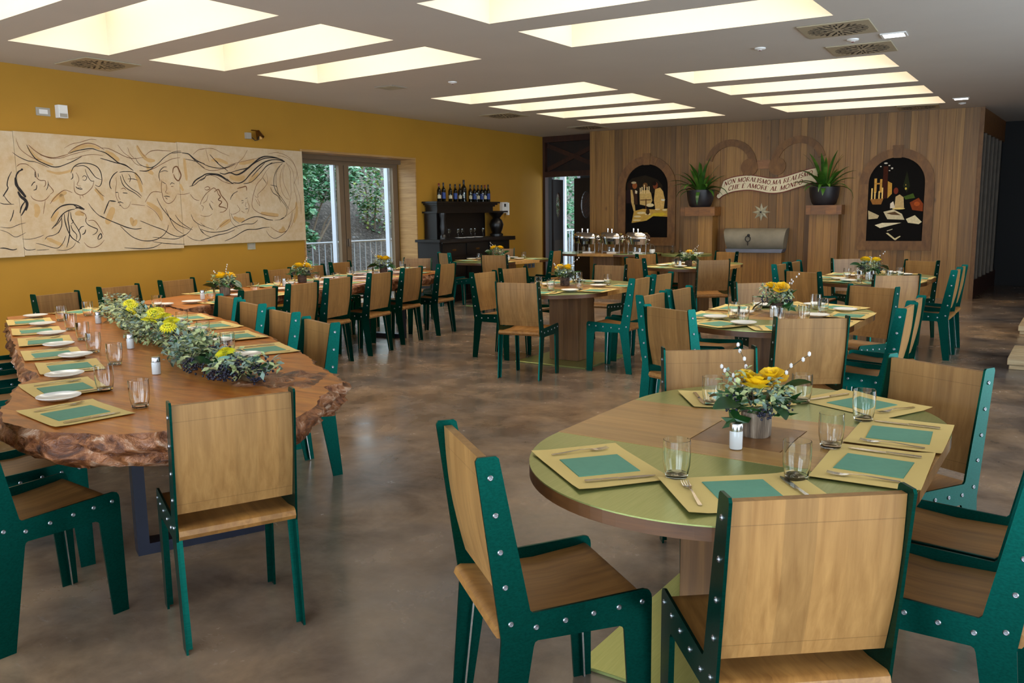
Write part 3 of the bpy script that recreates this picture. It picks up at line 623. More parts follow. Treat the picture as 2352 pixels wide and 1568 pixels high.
# serif letters drawn with strokes: (x0,y0,x1,y1,w)
TK, TN = .21, .10
def arcs(cx, cy, rx, ry, a0, a1, n=8): return [(cx+rx*cos(radians(a0+(a1-a0)*i/n)), cy+ry*sin(radians(a0+(a1-a0)*i/n))) for i in range(n+1)]
GL = {'N': (.82, [([(.14, 0), (.14, 1)], TN), ([(.14, .98), (.70, .02)], TK), ([(.70, 0), (.70, 1)], TN), ([(.02, 0), (.26, 0)], .05), ([(.0, 1), (.2, 1)], .05), ([(.58, 1), (.82, 1)], .05)]),
 'O': (.82, [(arcs(.41, .5, .34, .48, 0, 360, 16), .15)]),
 'M': (.98, [([(.14, 0), (.14, 1)], TN), ([(.14, .98), (.48, .05)], TK), ([(.48, .05), (.82, .98)], TN), ([(.84, 0), (.84, 1)], TK), ([(.03, 0), (.26, 0)], .05), ([(.72, 0), (.97, 0)], .05)]),
 'R': (.74, [([(.16, 0), (.16, 1)], TK), ([(.16, .97), (.4, .97)]+arcs(.4, .74, .2, .23, 90, -90)+[(.16, .5)], .08), ([(.36, .5), (.70, .02)], .13), ([(.04, 0), (.3, 0)], .05)]),
 'A': (.82, [([(.08, 0), (.42, 1)], TN), ([(.42, 1), (.74, 0)], TK), ([(.22, .36), (.62, .36)], .06), ([(.0, 0), (.2, 0)], .05), ([(.62, 0), (.86, 0)], .05)]),
 'L': (.64, [([(.16, 0), (.16, 1)], TK), ([(.16, .03), (.58, .03), (.6, .2)], .06), ([(.04, 1), (.3, 1)], .05), ([(.04, 0), (.2, 0)], .05)]),
 'I': (.36, [([(.18, 0), (.18, 1)], TK), ([(.05, 0), (.31, 0)], .05), ([(.05, 1), (.31, 1)], .05)]),
 'S': (.6, [(arcs(.3, .74, .2, .24, 30, 230, 8)+arcs(.3, .26, .22, .25, 75, -150, 9), .15)]),
 'C': (.74, [(arcs(.42, .5, .36, .48, 42, 318, 14), .15)]),
 'H': (.86, [([(.16, 0), (.16, 1)], TK), ([(.70, 0), (.70, 1)], TK), ([(.16, .52), (.70, .52)], .06)]+[([(x-.12, y), (x+.12, y)], .05) for x in (.16, .70) for y in (0, 1)]),
 'E': (.68, [([(.16, 0), (.16, 1)], TK), ([(.16, .97), (.58, .97), (.6, .82)], .06), ([(.16, .52), (.46, .52)], .06), ([(.16, .03), (.6, .03), (.63, .2)], .06), ([(.04, 0), (.2, 0)], .05), ([(.04, 1), (.2, 1)], .05)]),
 'D': (.8, [([(.16, 0), (.16, 1)], TK), ([(.06, .97), (.36, .97)]+arcs(.34, .5, .38, .47, 90, -90, 10)+[(.06, .03)], .09)]),
 ',': (.3, [([(.16, .1), (.17, 0), (.08, -.18)], .12)]), ' ': (.34, [])}
GL['È'] = (GL['E'][0], GL['E'][1]+[([(.22, 1.28), (.42, 1.1)], .09)])
def lettering(txt, u0, u1, dz, h, off, par, org):
    tot = sum(GL[c][0]+.06 for c in txt); sx = (u1-u0)/tot; u = 0
    for ch in txt:
        w_, st = GL[ch]
        if st:
            mb = MB()
            for pl, tk in st:
                L = []
                for i, p in enumerate(pl):
                    a = Vector(pl[max(0, i-1)]); b = Vector(pl[min(len(pl)-1, i+1)]); d = (b-a); d = d.normalized() if d.length else Vector((1, 0)); n_ = Vector((-d.y, d.x))*tk/2
                    for s in (1, -1):
                        q = Vector(p)+n_*s; uu = u0+(u+q.x+q.y*.22)*sx; z, sl = cz(u0+(u+w_/2)*sx)
                        L.append(BW(uu, z+dz+q.y*h+sl*(uu-(u0+(u+w_/2)*sx)), off)-org)
                n = len(pl); mb.add(L, [(2*i, 2*i+1, 2*i+3, 2*i+2) for i in range(n-1)])
            mb.build('letter', 'maroon', parent=par)
        u += w_+.06
lettering('NON MORALISMO,MA REALISMO', 2.70, 4.26, .022, .076, .0388, bd, o3)
lettering('CHE È AMORE AL MONDO', 2.78, 4.10, -.092, .078, .0388, bd, o3)
# eight-pointed star
M['pewter'] = plain('weathered_pewter', sr(172, 166, 142), .5, .1, .25, 12)
t = thing('star_ornament', 'grey eight-pointed metal star on the timber wall', 'ornament', BW(3.39, 1.47)); mb = MB(); vs = [BW(3.39, 1.47, .05)-t.location]; fs = []
for i in range(16):
    a = pi*i/8; r = .165 if i % 2 == 0 else .076; vs.append(BW(3.39+r*sin(a), 1.47+r*cos(a), .008 if i % 2 == 0 else .012)-t.location)
mb.add(vs, [(0, 1+i, 1+(i+1) % 16) for i in range(16)]+[tuple(range(16, 0, -1))]); mb.build('star', 'pewter', parent=t)
MB().ball(BW(3.39, 1.47, .05)-t.location, .018).build('boss', 'black', parent=t, smooth=True)
# stone basin hood on a plank-clad plinth
tt = NT('grey_stone'); v = tt.coords(); f = tt.noise(v, 3, 6, .6); g = tt.noise(v, 40, 3)
tt.col(tt.ramp(f, (.3, sr(112, 104, 88)), (.7, sr(142, 134, 116)))); tt.set(Roughness=.7); tt.bump(g, .15, .004); M['stone'] = tt.m
t = thing('stone_basin', 'rounded grey stone hood with an iron ring above a plinth', 'fountain', BW(3.32, .745)); o3 = t.location.copy()
prof = [(0, 1.18), (.16, 1.18), (.26, 1.165), (.33, 1.12), (.37, 1.05), (.38, .98), (.37, .91), (.335, .85), (.30, .815), (0, .815)]
def loft(us, name, mat):
    mb = MB(); n = len(prof); vs = []
    for u, sh in us:
        for o, z in prof: vs.append(BW(u+sh*(1.18-z), z, .008+o)-o3)
    fs = [(k*n+i, k*n+(i+1) % n, (k+1)*n+(i+1) % n, (k+1)*n+i) for k in range(len(us)-1) for i in range(n)]
    fs += [tuple(range(n)), tuple((len(us)-1)*n+i for i in range(n-1, -1, -1))]
    return mb.add(vs, fs).build(name, mat, parent=t, smooth=True)
loft([(2.79, .2), (2.83, .1), (3.84, -.1), (3.90, -.12)], 'hood', 'stone')
M['slate'] = plain('blue_grey_slate', sr(104, 108, 124), .5, 0, .1, 6)
MB().prism([(2.86, .75), (3.83, .75), (3.86, .814), (2.84, .814)], lambda u, z: BW(u, z, .008)-o3, lambda u, z: BW(u, z, .36)-o3).build('shelf_lip', 'slate', parent=t)
rg = [BW(3.25+.045*sin(a), 1.0+.05*cos(a), .395)-o3 for a in [2*pi*i/16 for i in range(17)]]
MB().tube(rg, .008, 6).build('ring', 'black', parent=t, smooth=True)
bw = MB(); bw.ball(BW(3.26, 1.06, .39)-o3, .028); bw.tube([BW(3.25, .95, .392)-o3, BW(3.25, .88, .388)-o3], .008); bw.build('ring_mount', 'black', parent=t, smooth=True)
t = thing('plank_plinth', 'plank-clad plinth under the grey stone hood', 'plinth', BW(3.35, 0)); o3 = t.location.copy()
us = [2.86, 3.0, 3.14, 3.27, 3.42, 3.56, 3.70, 3.83]
for a, b in zip(us, us[1:]): MB().prism(rect(a+.001, 0, b-.001, .744), lambda u, z: BW(u, z, .008)-o3, lambda u, z: BW(u, z, .30)-o3).build('plank', 'plank', parent=t)
# two plank pillars with caps
for us, label in (((2.06, 2.60), 'plank-clad pillar left of the stone basin'), ((4.29, 4.77), 'plank-clad pillar right of the stone basin')):
    a, b = us; t = thing('wooden_pillar', label, 'pillar', BW((a+b)/2, 0)); o3 = t.location.copy(); n = 4
    for k in range(n):
        u0 = a+(b-a)*k/n; u1 = a+(b-a)*(k+1)/n
        MB().prism(rect(u0+.001, 0, u1-.001, 1.415), lambda u, z: BW(u, z, .008)-o3, lambda u, z: BW(u, z, .38)-o3).build('plank', 'plank', parent=t)
    for u0, u1, pr in ((a-.05, a+.03, .44), (a+.031, (a+b)/2+.03, .435), ((a+b)/2+.031, b-.03, .435), (b-.029, b+.05, .44)):
        MB().prism(rect(u0, 1.416, u1, 1.575), lambda u, z: BW(u, z, .008)-o3, lambda u, z: BW(u, z, pr)-o3).build('cap_block', 'cap', parent=t)
# arching plants in dark pots on the pillars
tt = NT('strap_leaf'); v = tt.coords((1, 1, 1)); f = tt.noise(v, 5, 3); tt.col(tt.ramp(f, (.3, sr(34, 72, 22)), (.55, sr(64, 108, 34)), (.75, sr(112, 146, 60)))); tt.set(Roughness=.38); M['strap'] = tt.m
M['pot'] = plain('charcoal_pot', sr(36, 34, 38), .45, 0, .2, 5); M['soil'] = plain('soil', sr(40, 28, 20), .9, 0, .3, 30)
def strap_leaf(az, L, el, droop, w_):
    mb = MB(); n = 9; vs = []; p = Vector((0, 0, 0)); e = el; d = Vector((cos(az), sin(az), 0)); side = Vector((-sin(az), cos(az), 0))
    for i in range(n+1):
        s = i/n; ww = w_*(.55+.9*s if s < .5 else 1.0*(1-((s-.5)/.5)**2)+.02)*.5
        vs += [p+side*ww+Vector((0, 0, ww*.35)), p+Vector((0, 0, 0)), p-side*ww+Vector((0, 0, ww*.35))]
        p = p+(d*cos(e)+Vector((0, 0, sin(e))))*(L/n); e -= droop/n*(.4+1.2*s)
    mb.add(vs, [f for i in range(n) for f in ((3*i, 3*i+1, 3*i+4, 3*i+3), (3*i+1, 3*i+2, 3*i+5, 3*i+4))]); return mb
for uc, sd, label in ((2.32, 5, 'strap-leaved green plant in a dark pot on the left pillar'), (4.50, 9, 'strap-leaved green plant in a dark pot on the right pillar')):
    t = thing('potted_plant', label, 'plant', BW(uc, 1.576, .22)); r = random.Random(sd)
    MB().lathe([(.165, 0), (.20, .03), (.235, .14), (.25, .27), (.25, .31), (.235, .31), (.225, .26)], 28).build('pot', 'pot', parent=t, smooth=True)
    MB().lathe([(.22, .24), (.22, .265), (.1, .28)], 20).build('soil', 'soil', parent=t)
    for k in range(46):
        az = k*2.399+r.uniform(-.2, .2); q = k/46
        L = r.uniform(.42, .62) if q > .25 else r.uniform(.55, .78); el = radians(85-72*q+r.uniform(-8, 8)); dr = r.uniform(.9, 2.3)*(.35+q)
        ba = sin(az-BA)
        if ba > .05: L = min(L, .13/(ba*max(.35, cos(el*.8))))
        o = strap_leaf(az, L, el, dr, r.uniform(.055, .085)).build('leaf', 'strap', parent=t, smooth='all'); o.location = (.05*cos(az), .05*sin(az), .27)
# ------------------------------------------------------------------ dark partition with swing doors
t = tag(MB().box(-9.80, -9.66, 15.42, 15.56, 0, CEIL).build('trim_1', 'framewood'), 'dark red-brown timber post of the doorway', kind='structure')
t = tag(MB().box(-9.66, -8.33, 15.42, 15.54, 2.26, 2.37).build('trim_2', 'framewood'), 'dark red-brown beam over the doorway', kind='structure')
t = tag(MB().box(-9.66, -8.33, 15.42, 15.54, 2.98, CEIL).build('trim_3', 'framewood'), 'dark beam under the ceiling above the doorway', kind='structure')
mb = MB(); mb.box(-9.66, -8.33, 15.52, 15.56, 2.37, 2.98); tp = tag(mb.build('wall_transom', 'darkwood'), 'dark panel with crossed braces above the doorway', kind='structure')
for x0, z0, x1, z1 in ((-9.64, 2.92, -8.35, 2.42), (-9.64, 2.42, -8.35, 2.92)):
    d = Vector((x1-x0, z1-z0)).normalized(); n_ = Vector((-d.y, d.x))*.045
    MB().prism([(x0+n_.x, z0+n_.y), (x0-n_.x, z0-n_.y), (x1-n_.x, z1-n_.y), (x1+n_.x, z1+n_.y)], lambda x, z: (x, 15.49 if z0 > z1 else 15.495, z), lambda x, z: (x, 15.52, z)).build('brace', 'framewood', parent=tp)
M['doorbrown'] = plain('brown_door_panel', sr(58, 46, 34), .5, 0, .15, 5); M['lattice'] = wood('cane_lattice', sr(60, 36, 18), sr(104, 66, 34), (10, 10, 10), rnd=0)
def swing_door(name, label, hinge, ang, wd, oz=1.67, ox=.32, orx=.13, orz=.28):
    t = tag(obj(name, None, None, (hinge[0], hinge[1], 0), radians(ang)), label, kind='structure')
    hole = [(ox+orx*cos(2*pi*i/20), oz+orz*sin(2*pi*i/20)) for i in range(20)]; out = [(0, .05), (wd, .05), (wd, 2.22), (0, 2.22)]
    lp = [[Vector((*p, 0)) for p in out], [Vector((*p, 0)) for p in hole]]; tri = tessellate_polygon(lp); fl = out+hole; mb = MB(); N = len(fl)
    mb.add([(x, -.02, z) for x, z in fl]+[(x, .02, z) for x, z in fl], [tuple(q) for q in tri]+[tuple(N+i for i in q) for q in tri]+[(i, (i+1) % 4, N+(i+1) % 4, N+i) for i in range(4)]+[(4+i, 4+(i+1) % 20, N+4+(i+1) % 20, N+4+i) for i in range(20)])
    mb.build('leaf_panel', 'darkwood', parent=t)
    MB().box(.04, wd-.04, -.026, .026, .12, .92).build('lower_panel', 'doorbrown', parent=t)
    mb = MB()
    for k in range(-9, 10):
        for s in (1, -1):
            pts = []
            for j in range(25):
                z = -orz+2*orz*j/24; x = k*.045+s*z
                if (x/orx)**2+(z/orz)**2 <= 1: pts.append((ox+x, -.004*s, oz+z))
            if len(pts) > 1: mb.tube([pts[0], pts[-1]], .0055, 4)
    tag(mb.build('cane_lattice', 'lattice', parent=t), kind='stuff')
    return t
swing_door('door_1', 'dark swing door with an oval lattice, standing open', (-9.60, 15.62), 97, .52, ox=.27)
swing_door('door_2', 'dark swing door with an oval lattice, right of the gap', (-9.04, 15.60), -3, .70, ox=.30)
# lobby behind the swing doors with a white-framed glass door
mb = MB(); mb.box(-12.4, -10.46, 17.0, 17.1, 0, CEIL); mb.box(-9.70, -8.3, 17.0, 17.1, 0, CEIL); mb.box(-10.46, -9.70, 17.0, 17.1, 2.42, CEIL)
struct('wall_lobby', mb, 'shade_dark', 'dark lobby wall around the white-framed glass door')
M['alu'] = plain('white_window_frame', sr(214, 220, 236), .35, .1, .02)
def glass_mat(name, tint=(1, 1, 1, 1), refl=1.0, base=.0):
    t = NT(name); t.t.nodes.remove(t.b); tr = t.n('ShaderNodeBsdfTransparent'); tr.inputs[0].default_value = tint; gl = t.n('ShaderNodeBsdfGlossy'); gl.inputs['Roughness'].default_value = .02
    fr = t.n('ShaderNodeLayerWeight'); fr.inputs[0].default_value = .5; mx = t.n('ShaderNodeMixShader')
    t.l(t.math('ADD', t.math('MULTIPLY', t.math('POWER', fr.outputs['Facing'], 4.0), refl*.45), .02+base), mx.inputs[0]); t.l(tr.outputs[0], mx.inputs[1]); t.l(gl.outputs[0], mx.inputs[2]); t.l(mx.outputs[0], t.t.nodes['Material Output'].inputs[0]); return t.m
tt = NT('clear_tumbler_glass'); tt.set(Roughness=0.0, IOR=1.45); tt.b.inputs['Transmission Weight'].default_value = 1; tt.b.inputs['Base Color'].default_value = (.99, 1, .99, 1); M['clearglass'] = tt.m
M['pane'] = glass_mat('window_glass', (.95, .98, .97, 1), .5)
t = tag(obj('window_20', None, None, (-10.08, 17.05, 0)), 'white-framed glass door of the lobby', kind='structure')
MB().box(-.17, -.04, -.04, .04, 0, 2.4).build('frame_post', 'alu', parent=t); MB().box(.30, .38, -.04, .04, 0, 2.4).build('frame_post', 'alu', parent=t); MB().box(-.37, .30, -.04, .04, 2.34, 2.4).build('frame_head', 'alu', parent=t)
MB().box(-.37, .30, -.006, .006, 0, 2.34).build('pane', 'pane', parent=t)
# ------------------------------------------------------------------ left wall: mural, window, fittings
tt = NT('mural_ground'); v = tt.coords((1, 1, 1), False); f = tt.noise(v, 1.6, 5, .6, .8); g = tt.noise(v, 14, 5, .7)
c = tt.ramp(f, (.3, sr(210, 190, 160)), (.55, sr(202, 174, 136)), (.75, sr(192, 152, 102)))
c = tt.mix(.3, c, tt.ramp(g, (.35, sr(196, 170, 128)), (.65, sr(226, 210, 184)))); tt.col(c); tt.set(Roughness=.7); M['mural'] = tt.m
M['ink_k'] = plain('charcoal_ink', sr(30, 22, 19), .7, 0, .4, 14); M['ink_b'] = plain('sepia_ink', sr(112, 72, 40), .7, 0, .35, 10); M['ink_o'] = plain('ochre_wash', sr(198, 160, 106), .7, 0, .1, 6)
t = thing('mural_panels', 'long cream mural of sketched women with flowing hair', 'painting', LW(1, 1.1)); o3 = t.location.copy()
for s0, s1, z0, z1 in ((-3.2, .028, 1.125, 2.41), (.032, 1.985, 1.135, 2.415), (1.99, 4.055, 1.165, 2.425)):
    mb = MB(); lwbox(mb, s0, s1, z0, z1, .012, .044); mb.v = [tuple(Vector(p)-o3) for p in mb.v]; mb.build('panel', 'mural', parent=t)
STROKES = [('k',6,[162,2283,190,2216,243,2141,319,2101,405,2070,469,2068,535,2088,652,2138,752,2192]),
('k',4,[9,2198,64,2158,154,2120,249,2107,377,2056]),
('b',5,[179,2284,243,2227,326,2180,432,2163,545,2191,603,2211]),
('b',5,[598,2216,665,2273,765,2323,853,2342,940,2325,1030,2279]),
('k',5,[603,2216,710,2253,868,2284,955,2266,1027,2251]),
('b',3,[562,2271,651,2321,748,2345,867,2384,946,2384]),
('b',3,[57,2344,82,2252,136,2196,218,2149,304,2135]),
('b',3,[292,2187,396,2157,505,2162,630,2204,737,2236,877,2275]),
('b',3,[578,2148,674,2170,772,2202,891,2221,1010,2214]),
('o',17,[168,2257,237,2167,320,2119,425,2088]),
('o',19,[622,2221,742,2290,861,2315,976,2286]),
('o',15,[347,2024,453,2001,546,2013,643,2043]),
('o',31,[478,1780,486,1726,477,1682]),
('o',25,[369,1699,468,1771,544,1799]),
('o',31,[197,1672,208,1602,183,1532]),
('o',23,[358,1486,369,1512,432,1592]),
('o',27,[616,1564,675,1573,721,1554]),
('o',21,[277,1310,355,1271,452,1223]),
('o',23,[875,1840,930,1785,963,1711]),
('k',8,[14,1910,23,1962,53,2005,94,2028,77,2031]),
('k',17,[13,1944,15,1876,40,1826,77,1775,99,1741]),
('k',17,[24,1800,49,1749,88,1715,106,1672,86,1603]),
('k',7,[87,1698,47,1646,23,1577]),
('k',7,[100,1663,69,1603,33,1551]),
('b',4,[166,2069,222,2020,233,1951,266,1921,319,1918,319,1874,299,1852]),
('k',5,[222,2011,219,1963,224,1950]),
('k',4,[251,1995,251,1951]),
('b',4,[350,1919,355,1875,383,1840,398,1805,358,1774]),
('k',4,[322,1817,344,1857,353,1901]),
('k',5,[167,1858,193,1893,215,1903]),
('k',5,[185,1815,217,1829,226,1872]),
('b',4,[153,1759,176,1724,244,1703,308,1721,358,1770]),
('b',3,[303,1716,281,1628,266,1567]),
('b',4,[37,2055,74,2082,134,2085,166,2069]),
('k',6,[-19,2003,-59,1934,-78,1866,-73,1832,-107,1781,-131,1747]),
('k',4,[-129,1772,-90,1705,-52,1667]),
('k',4,[-167,1684,-127,1671,-27,1670]),
('k',5,[-37,1612,-55,1552,-86,1492]),
('k',3,[-191,1439,-93,1428,3,1461,73,1477]),
('k',3,[-194,1409,-123,1382,-52,1333,18,1353,63,1377]),
('k',6,[-213,1223,-164,1221,-91,1201,-43,1209]),
('k',4,[27,1226,46,1199,88,1191,151,1199]),
('k',3,[18,1309,109,1306,198,1325,254,1346]),
('k',6,[611,2006,646,2070,706,2109,774,2121,852,2115,918,2090,954,2045,968,1981,962,1916,928,1869,880,1886]),
('k',5,[630,2007,630,1962,605,1939]),
('k',5,[665,2080,762,2093,818,2068,853,2023,897,1970,965,1944]),
('k',4,[778,2057,800,1985,835,1931,874,1928]),
('b',3,[669,2017,693,1973,694,1928,671,1891,684,1873,717,1869]),
('k',5,[650,1863,681,1841,728,1833]),
('k',3,[662,1845,701,1851,728,1838]),
('k',4,[736,1965,762,1984,789,1967,771,1934,738,1938]),
('b',4,[641,1926,634,1845,644,1800,694,1773,752,1783,815,1830,848,1867,874,1932]),
('b',3,[693,1764,694,1728]),
('b',3,[722,1774,730,1746]),
('b',4,[349,1672,410,1744,519,1821,610,1795]),
('k',4,[782,1683,825,1618,888,1553,959,1510]),
('k',3,[877,1859,931,1795,982,1758]),
('k',7,[343,1522,395,1592,465,1646,551,1668,626,1664,681,1646,736,1614]),
('k',6,[607,1664,652,1637,703,1614]),
('k',8,[622,1628,680,1632,726,1609]),
('k',6,[341,1406,402,1467,444,1529,505,1583,573,1610,622,1618]),
('k',6,[494,1565,496,1493,508,1420,530,1356,563,1301,643,1243]),
('k',6,[554,1601,531,1510,537,1429,534,1347,512,1266,487,1203]),
('k',4,[380,1432,441,1494,475,1556]),
('k',5,[462,1520,454,1439,410,1360]),
('k',5,[567,1592,573,1510,614,1436,646,1372,654,1307,616,1253]),
('k',5,[558,1447,571,1392,614,1336,604,1281]),
('k',4,[559,1456,590,1482,565,1519]),
('b',4,[676,1591,732,1563,746,1508]),
('k',5,[743,1526,734,1480,759,1443,816,1414,863,1390,839,1348,798,1331]),
('k',5,[636,1372,669,1417,709,1430]),
('k',6,[677,1339,707,1352,725,1393]),
('k',6,[858,1277,866,1310,899,1342,905,1299,862,1273]),
('b',4,[764,1489,833,1488,886,1422,928,1327]),
('b',4,[692,1250,737,1202,805,1190,877,1216,937,1270]),
('k',4,[157,1261,235,1240,322,1210,394,1202,455,1259,490,1330]),
('k',4,[258,1297,288,1327,353,1339,410,1368,449,1431]),
('k',3,[374,1181,466,1172,553,1201,596,1254]),
('k',3,[158,1186,229,1187,293,1189]),
('k',7,[976,2263,1044,2243,1121,2191,1189,2143,1280,2114,1371,2060]),
('k',6,[969,2184,1057,2165,1158,2141,1271,2123,1351,2069]),
('b',4,[979,2299,1080,2296,1179,2259,1279,2218,1384,2199,1516,2219]),
('b',3,[1197,2345,1262,2264,1342,2211,1411,2138,1507,2118]),
('k',5,[1407,2214,1444,2149,1517,2113,1617,2107,1711,2160,1785,2223,1870,2276,1955,2310,2039,2320]),
('k',4,[1906,2288,1978,2297,2050,2305]),
('b',4,[1540,2240,1610,2292,1702,2312,1793,2312,1897,2312]),
('b',4,[1447,2062,1546,2066,1649,2099,1756,2152,1900,2218,2020,2239]),
('k',5,[1447,2062,1546,2061,1639,2108]),
('k',7,[2049,2300,2145,2290,2214,2243,2285,2205,2375,2178]),
('k',5,[2145,2290,2225,2223,2307,2165,2371,2126]),
('b',3,[2205,2283,2297,2349,2391,2370]),
('k',4,[2091,2227,2211,2212,2309,2196]),
('k',9,[2161,1903,2216,1966,2294,2009,2364,2043]),
('k',5,[2124,1892,2199,1914,2278,1968,2362,2011]),
('b',3,[1320,2324,1346,2249,1405,2195]),
('b',3,[1441,2359,1498,2267,1559,2212]),
('o',25,[1440,2350,1497,2257,1568,2193,1668,2188]),
('o',27,[1553,2144,1580,2067,1632,2030]),
('o',25,[1391,2041,1435,1927,1458,1811]),
('o',31,[1513,1695,1662,1596,1697,1476]),
('o',42,[1081,1636,1031,1542,981,1448]),
('o',31,[1291,1520,1316,1443,1364,1490]),
('o',23,[2080,2236,2082,2115,2093,1963]),
('o',21,[1993,1920,2013,1870,2034,1840]),
('o',31,[1036,2261,1124,2219,1201,2167]),
('k',6,[1169,2043,1114,2004,1067,1937,1057,1881,1074,1843]),
('k',5,[1189,2035,1264,2047,1370,2041,1440,1985,1476,1899]),
('k',5,[1196,1997,1219,1903,1278,1847,1370,1800,1441,1743]),
('k',5,[1219,2017,1253,1923,1321,1857,1403,1810,1453,1763]),
('k',4,[1288,1962,1363,1964,1416,1951]),
('k',4,[1304,2019,1326,1972,1306,1924]),
('b',3,[1143,1977,1141,1901,1124,1825,1127,1750,1153,1693,1176,1655,1215,1622,1270,1641,1307,1704]),
('k',5,[1122,1807,1153,1807]),
('k',5,[1210,1803,1273,1799]),
('b',4,[1193,1846,1231,1856,1255,1837]),
('b',3,[1158,1807,1158,1750,1177,1722]),
('k',5,[1137,1688,1169,1698,1210,1684]),
('k',4,[1155,1660,1176,1655]),
('k',7,[1036,1712,1118,1703]),
('k',7,[1036,1712,999,1646,956,1561]),
('k',6,[909,1543,1006,1495,1125,1446,1227,1406,1332,1384,1420,1392]),
('k',5,[1145,1426,1212,1358,1302,1287,1429,1244,1563,1244,1681,1286,1756,1354,1786,1424]),
('k',5,[1406,1480,1481,1450,1589,1408,1711,1365,1799,1313,1915,1279,2013,1302]),
('k',4,[1555,1280,1657,1271,1806,1252,1913,1258,2051,1316,2131,1397]),
('k',4,[1551,1230,1697,1205,1860,1189,2003,1181]),
('k',5,[1174,1171,1291,1159,1421,1151,1556,1160,1674,1206]),
('b',3,[1305,1675,1390,1665,1488,1656]),
('b',3,[1510,1656,1616,1586,1697,1466]),
('b',4,[1491,1695,1591,1813,1727,1815]),
('k',5,[1652,1745,1701,1646,1774,1555,1838,1484,1950,1411,2103,1356]),
('k',4,[1757,1626,1805,1515,1876,1382,1989,1308]),
('k',4,[1890,1544,1954,1462,2046,1399,2128,1356]),
('k',4,[2120,1553,2151,1480,2221,1427,2311,1394]),
('k',3,[2036,1286,2142,1230,2297,1215]),
('k',3,[2208,1427,2251,1342,2303,1299]),
('k',5,[1715,1944,1704,2012,1726,2072,1776,2114,1822,2120]),
('k',4,[1719,2052,1784,2074,1835,2066]),
('b',9,[1898,2048,1915,2109,1964,2131,1995,2082,2014,2022,1973,1960,1928,1989,1908,2039]),
('b',4,[1740,1964,1726,1875,1731,1795,1753,1716,1808,1681,1881,1716,1934,1788]),
('b',3,[1793,1916,1800,1856,1779,1816,1818,1801]),
('k',4,[1738,1944,1793,1916]),
('k',4,[1850,1907,1876,1932,1916,1918]),
('b',4,[1860,1887,1896,1888]),
('k',5,[1751,1766,1792,1771,1838,1761]),
('b',4,[1768,1756,1800,1731]),
('b',3,[1935,1798,2030,1794,2129,1815]),
('b',4,[2128,1800,2184,1739,2257,1719]),
('k',5,[2312,2201,2393,2165,2486,2143,2605,2134,2716,2152,2854,2202]),
('b',4,[2308,2153,2388,2113,2494,2100,2625,2122,2772,2159,2877,2203]),
('b',3,[2324,2351,2431,2374,2537,2372,2642,2334,2772,2296]),
('k',6,[2462,2303,2527,2241,2598,2182,2671,2141,2734,2099]),
('k',4,[2496,2265,2588,2200]),
('b',3,[2409,2365,2424,2288,2449,2202]),
('b',3,[3076,2393,2998,2289,2913,2222,2837,2130]),
('b',3,[2717,2170,2832,2201,2971,2234,3161,2274,3282,2303]),
('o',26,[2483,2230,2613,2236,2742,2197]),
('o',26,[2923,2205,3063,2229,3183,2262]),
('o',35,[2751,2029,2907,2006,3002,2036]),
('o',26,[3243,2098,3141,2022,3066,1965]),
('o',26,[3238,1559,3396,1539,3559,1528]),
('o',35,[3611,1363,3633,1314,3543,1307]),
('o',26,[3897,1711,3900,1564,3836,1418]),
('o',30,[2777,1507,2866,1470,2959,1478]),
('o',30,[2544,1385,2637,1437,2729,1472]),
('k',10,[2600,2073,2676,2062,2766,2083,2866,2059,2960,2089,3057,2147,3156,2215,3281,2294,3405,2323,3578,2312,3727,2267]),
('k',7,[2766,2083,2916,2124,3058,2156,3205,2235,3354,2292,3515,2309,3665,2293,3720,2262]),
('k',9,[2801,1958,2903,1952,2998,1990,3098,2075,3224,2171,3350,2241,3488,2280,3614,2286,3720,2262]),
('k',6,[2972,1944,3090,1965,3176,2013,3292,2109,3396,2197,3522,2239,3701,2261]),
('k',6,[3292,2109,3383,2187,3498,2248]),
('k',6,[3119,2039,3246,2145,3362,2233]),
('k',9,[2296,2007,2383,2053,2480,2060,2576,2054,2661,2017,2735,1975,2800,1940]),
('k',6,[2292,1964,2358,2000,2393,2036,2511,2048,2618,2025,2723,1965]),
('b',4,[2436,2046,2541,2022,2635,1972,2744,1944,2857,1942]),
('k',4,[2705,2009,2757,1966,2822,1941]),
('b',4,[3444,2180,3365,2112,3298,2026,3207,1949,3153,1856,3108,1735,3101,1643,3156,1587,3273,1540,3457,1510,3557,1509]),
('b',3,[3365,2112,3395,2029,3378,1953,3299,1877,3209,1810,3212,1773,3170,1773,3148,1800]),
('k',4,[3310,2035,3344,1990,3372,1958]),
('b',3,[3157,1754,3200,1689,3233,1652]),
('b',3,[3193,1754,3225,1699,3233,1652]),
('k',4,[3432,1940,3525,1928,3561,1910]),
('k',5,[3436,1907,3480,1833,3565,1786,3609,1700]),
('k',5,[3687,2246,3593,2176,3530,2089,3504,1994,3505,1918,3544,1843,3627,1768,3698,1681,3757,1604]),
('k',4,[3661,2236,3564,2118,3542,1995,3559,1881,3601,1758,3696,1652,3717,1585,3686,1517,3606,1470,3478,1457]),
('b',3,[3711,2228,3639,2111,3617,1978,3645,1844,3716,1759,3781,1749]),
('b',3,[3724,2229,3678,2122,3681,1979,3737,1865,3794,1750]),
('b',3,[3739,2258,3810,2156,3812,2001,3814,1847,3778,1711,3732,1614]),
('b',3,[3739,2258,3850,2167,3880,2042,3871,1906,3913,1750,3878,1633,3781,1565,3645,1488]),
('b',3,[3580,2345,3744,2325,3869,2264,3940,2141,3920,2043,3875,1964]),
('b',3,[3432,2357,3583,2383,3746,2354,3883,2264,3951,2102,3953,1946]),
('b',3,[3889,1984,3958,1829,3988,1672,3978,1534]),
('b',4,[3807,1565,3757,1419,3698,1313,3580,1287,3480,1318,3396,1368]),
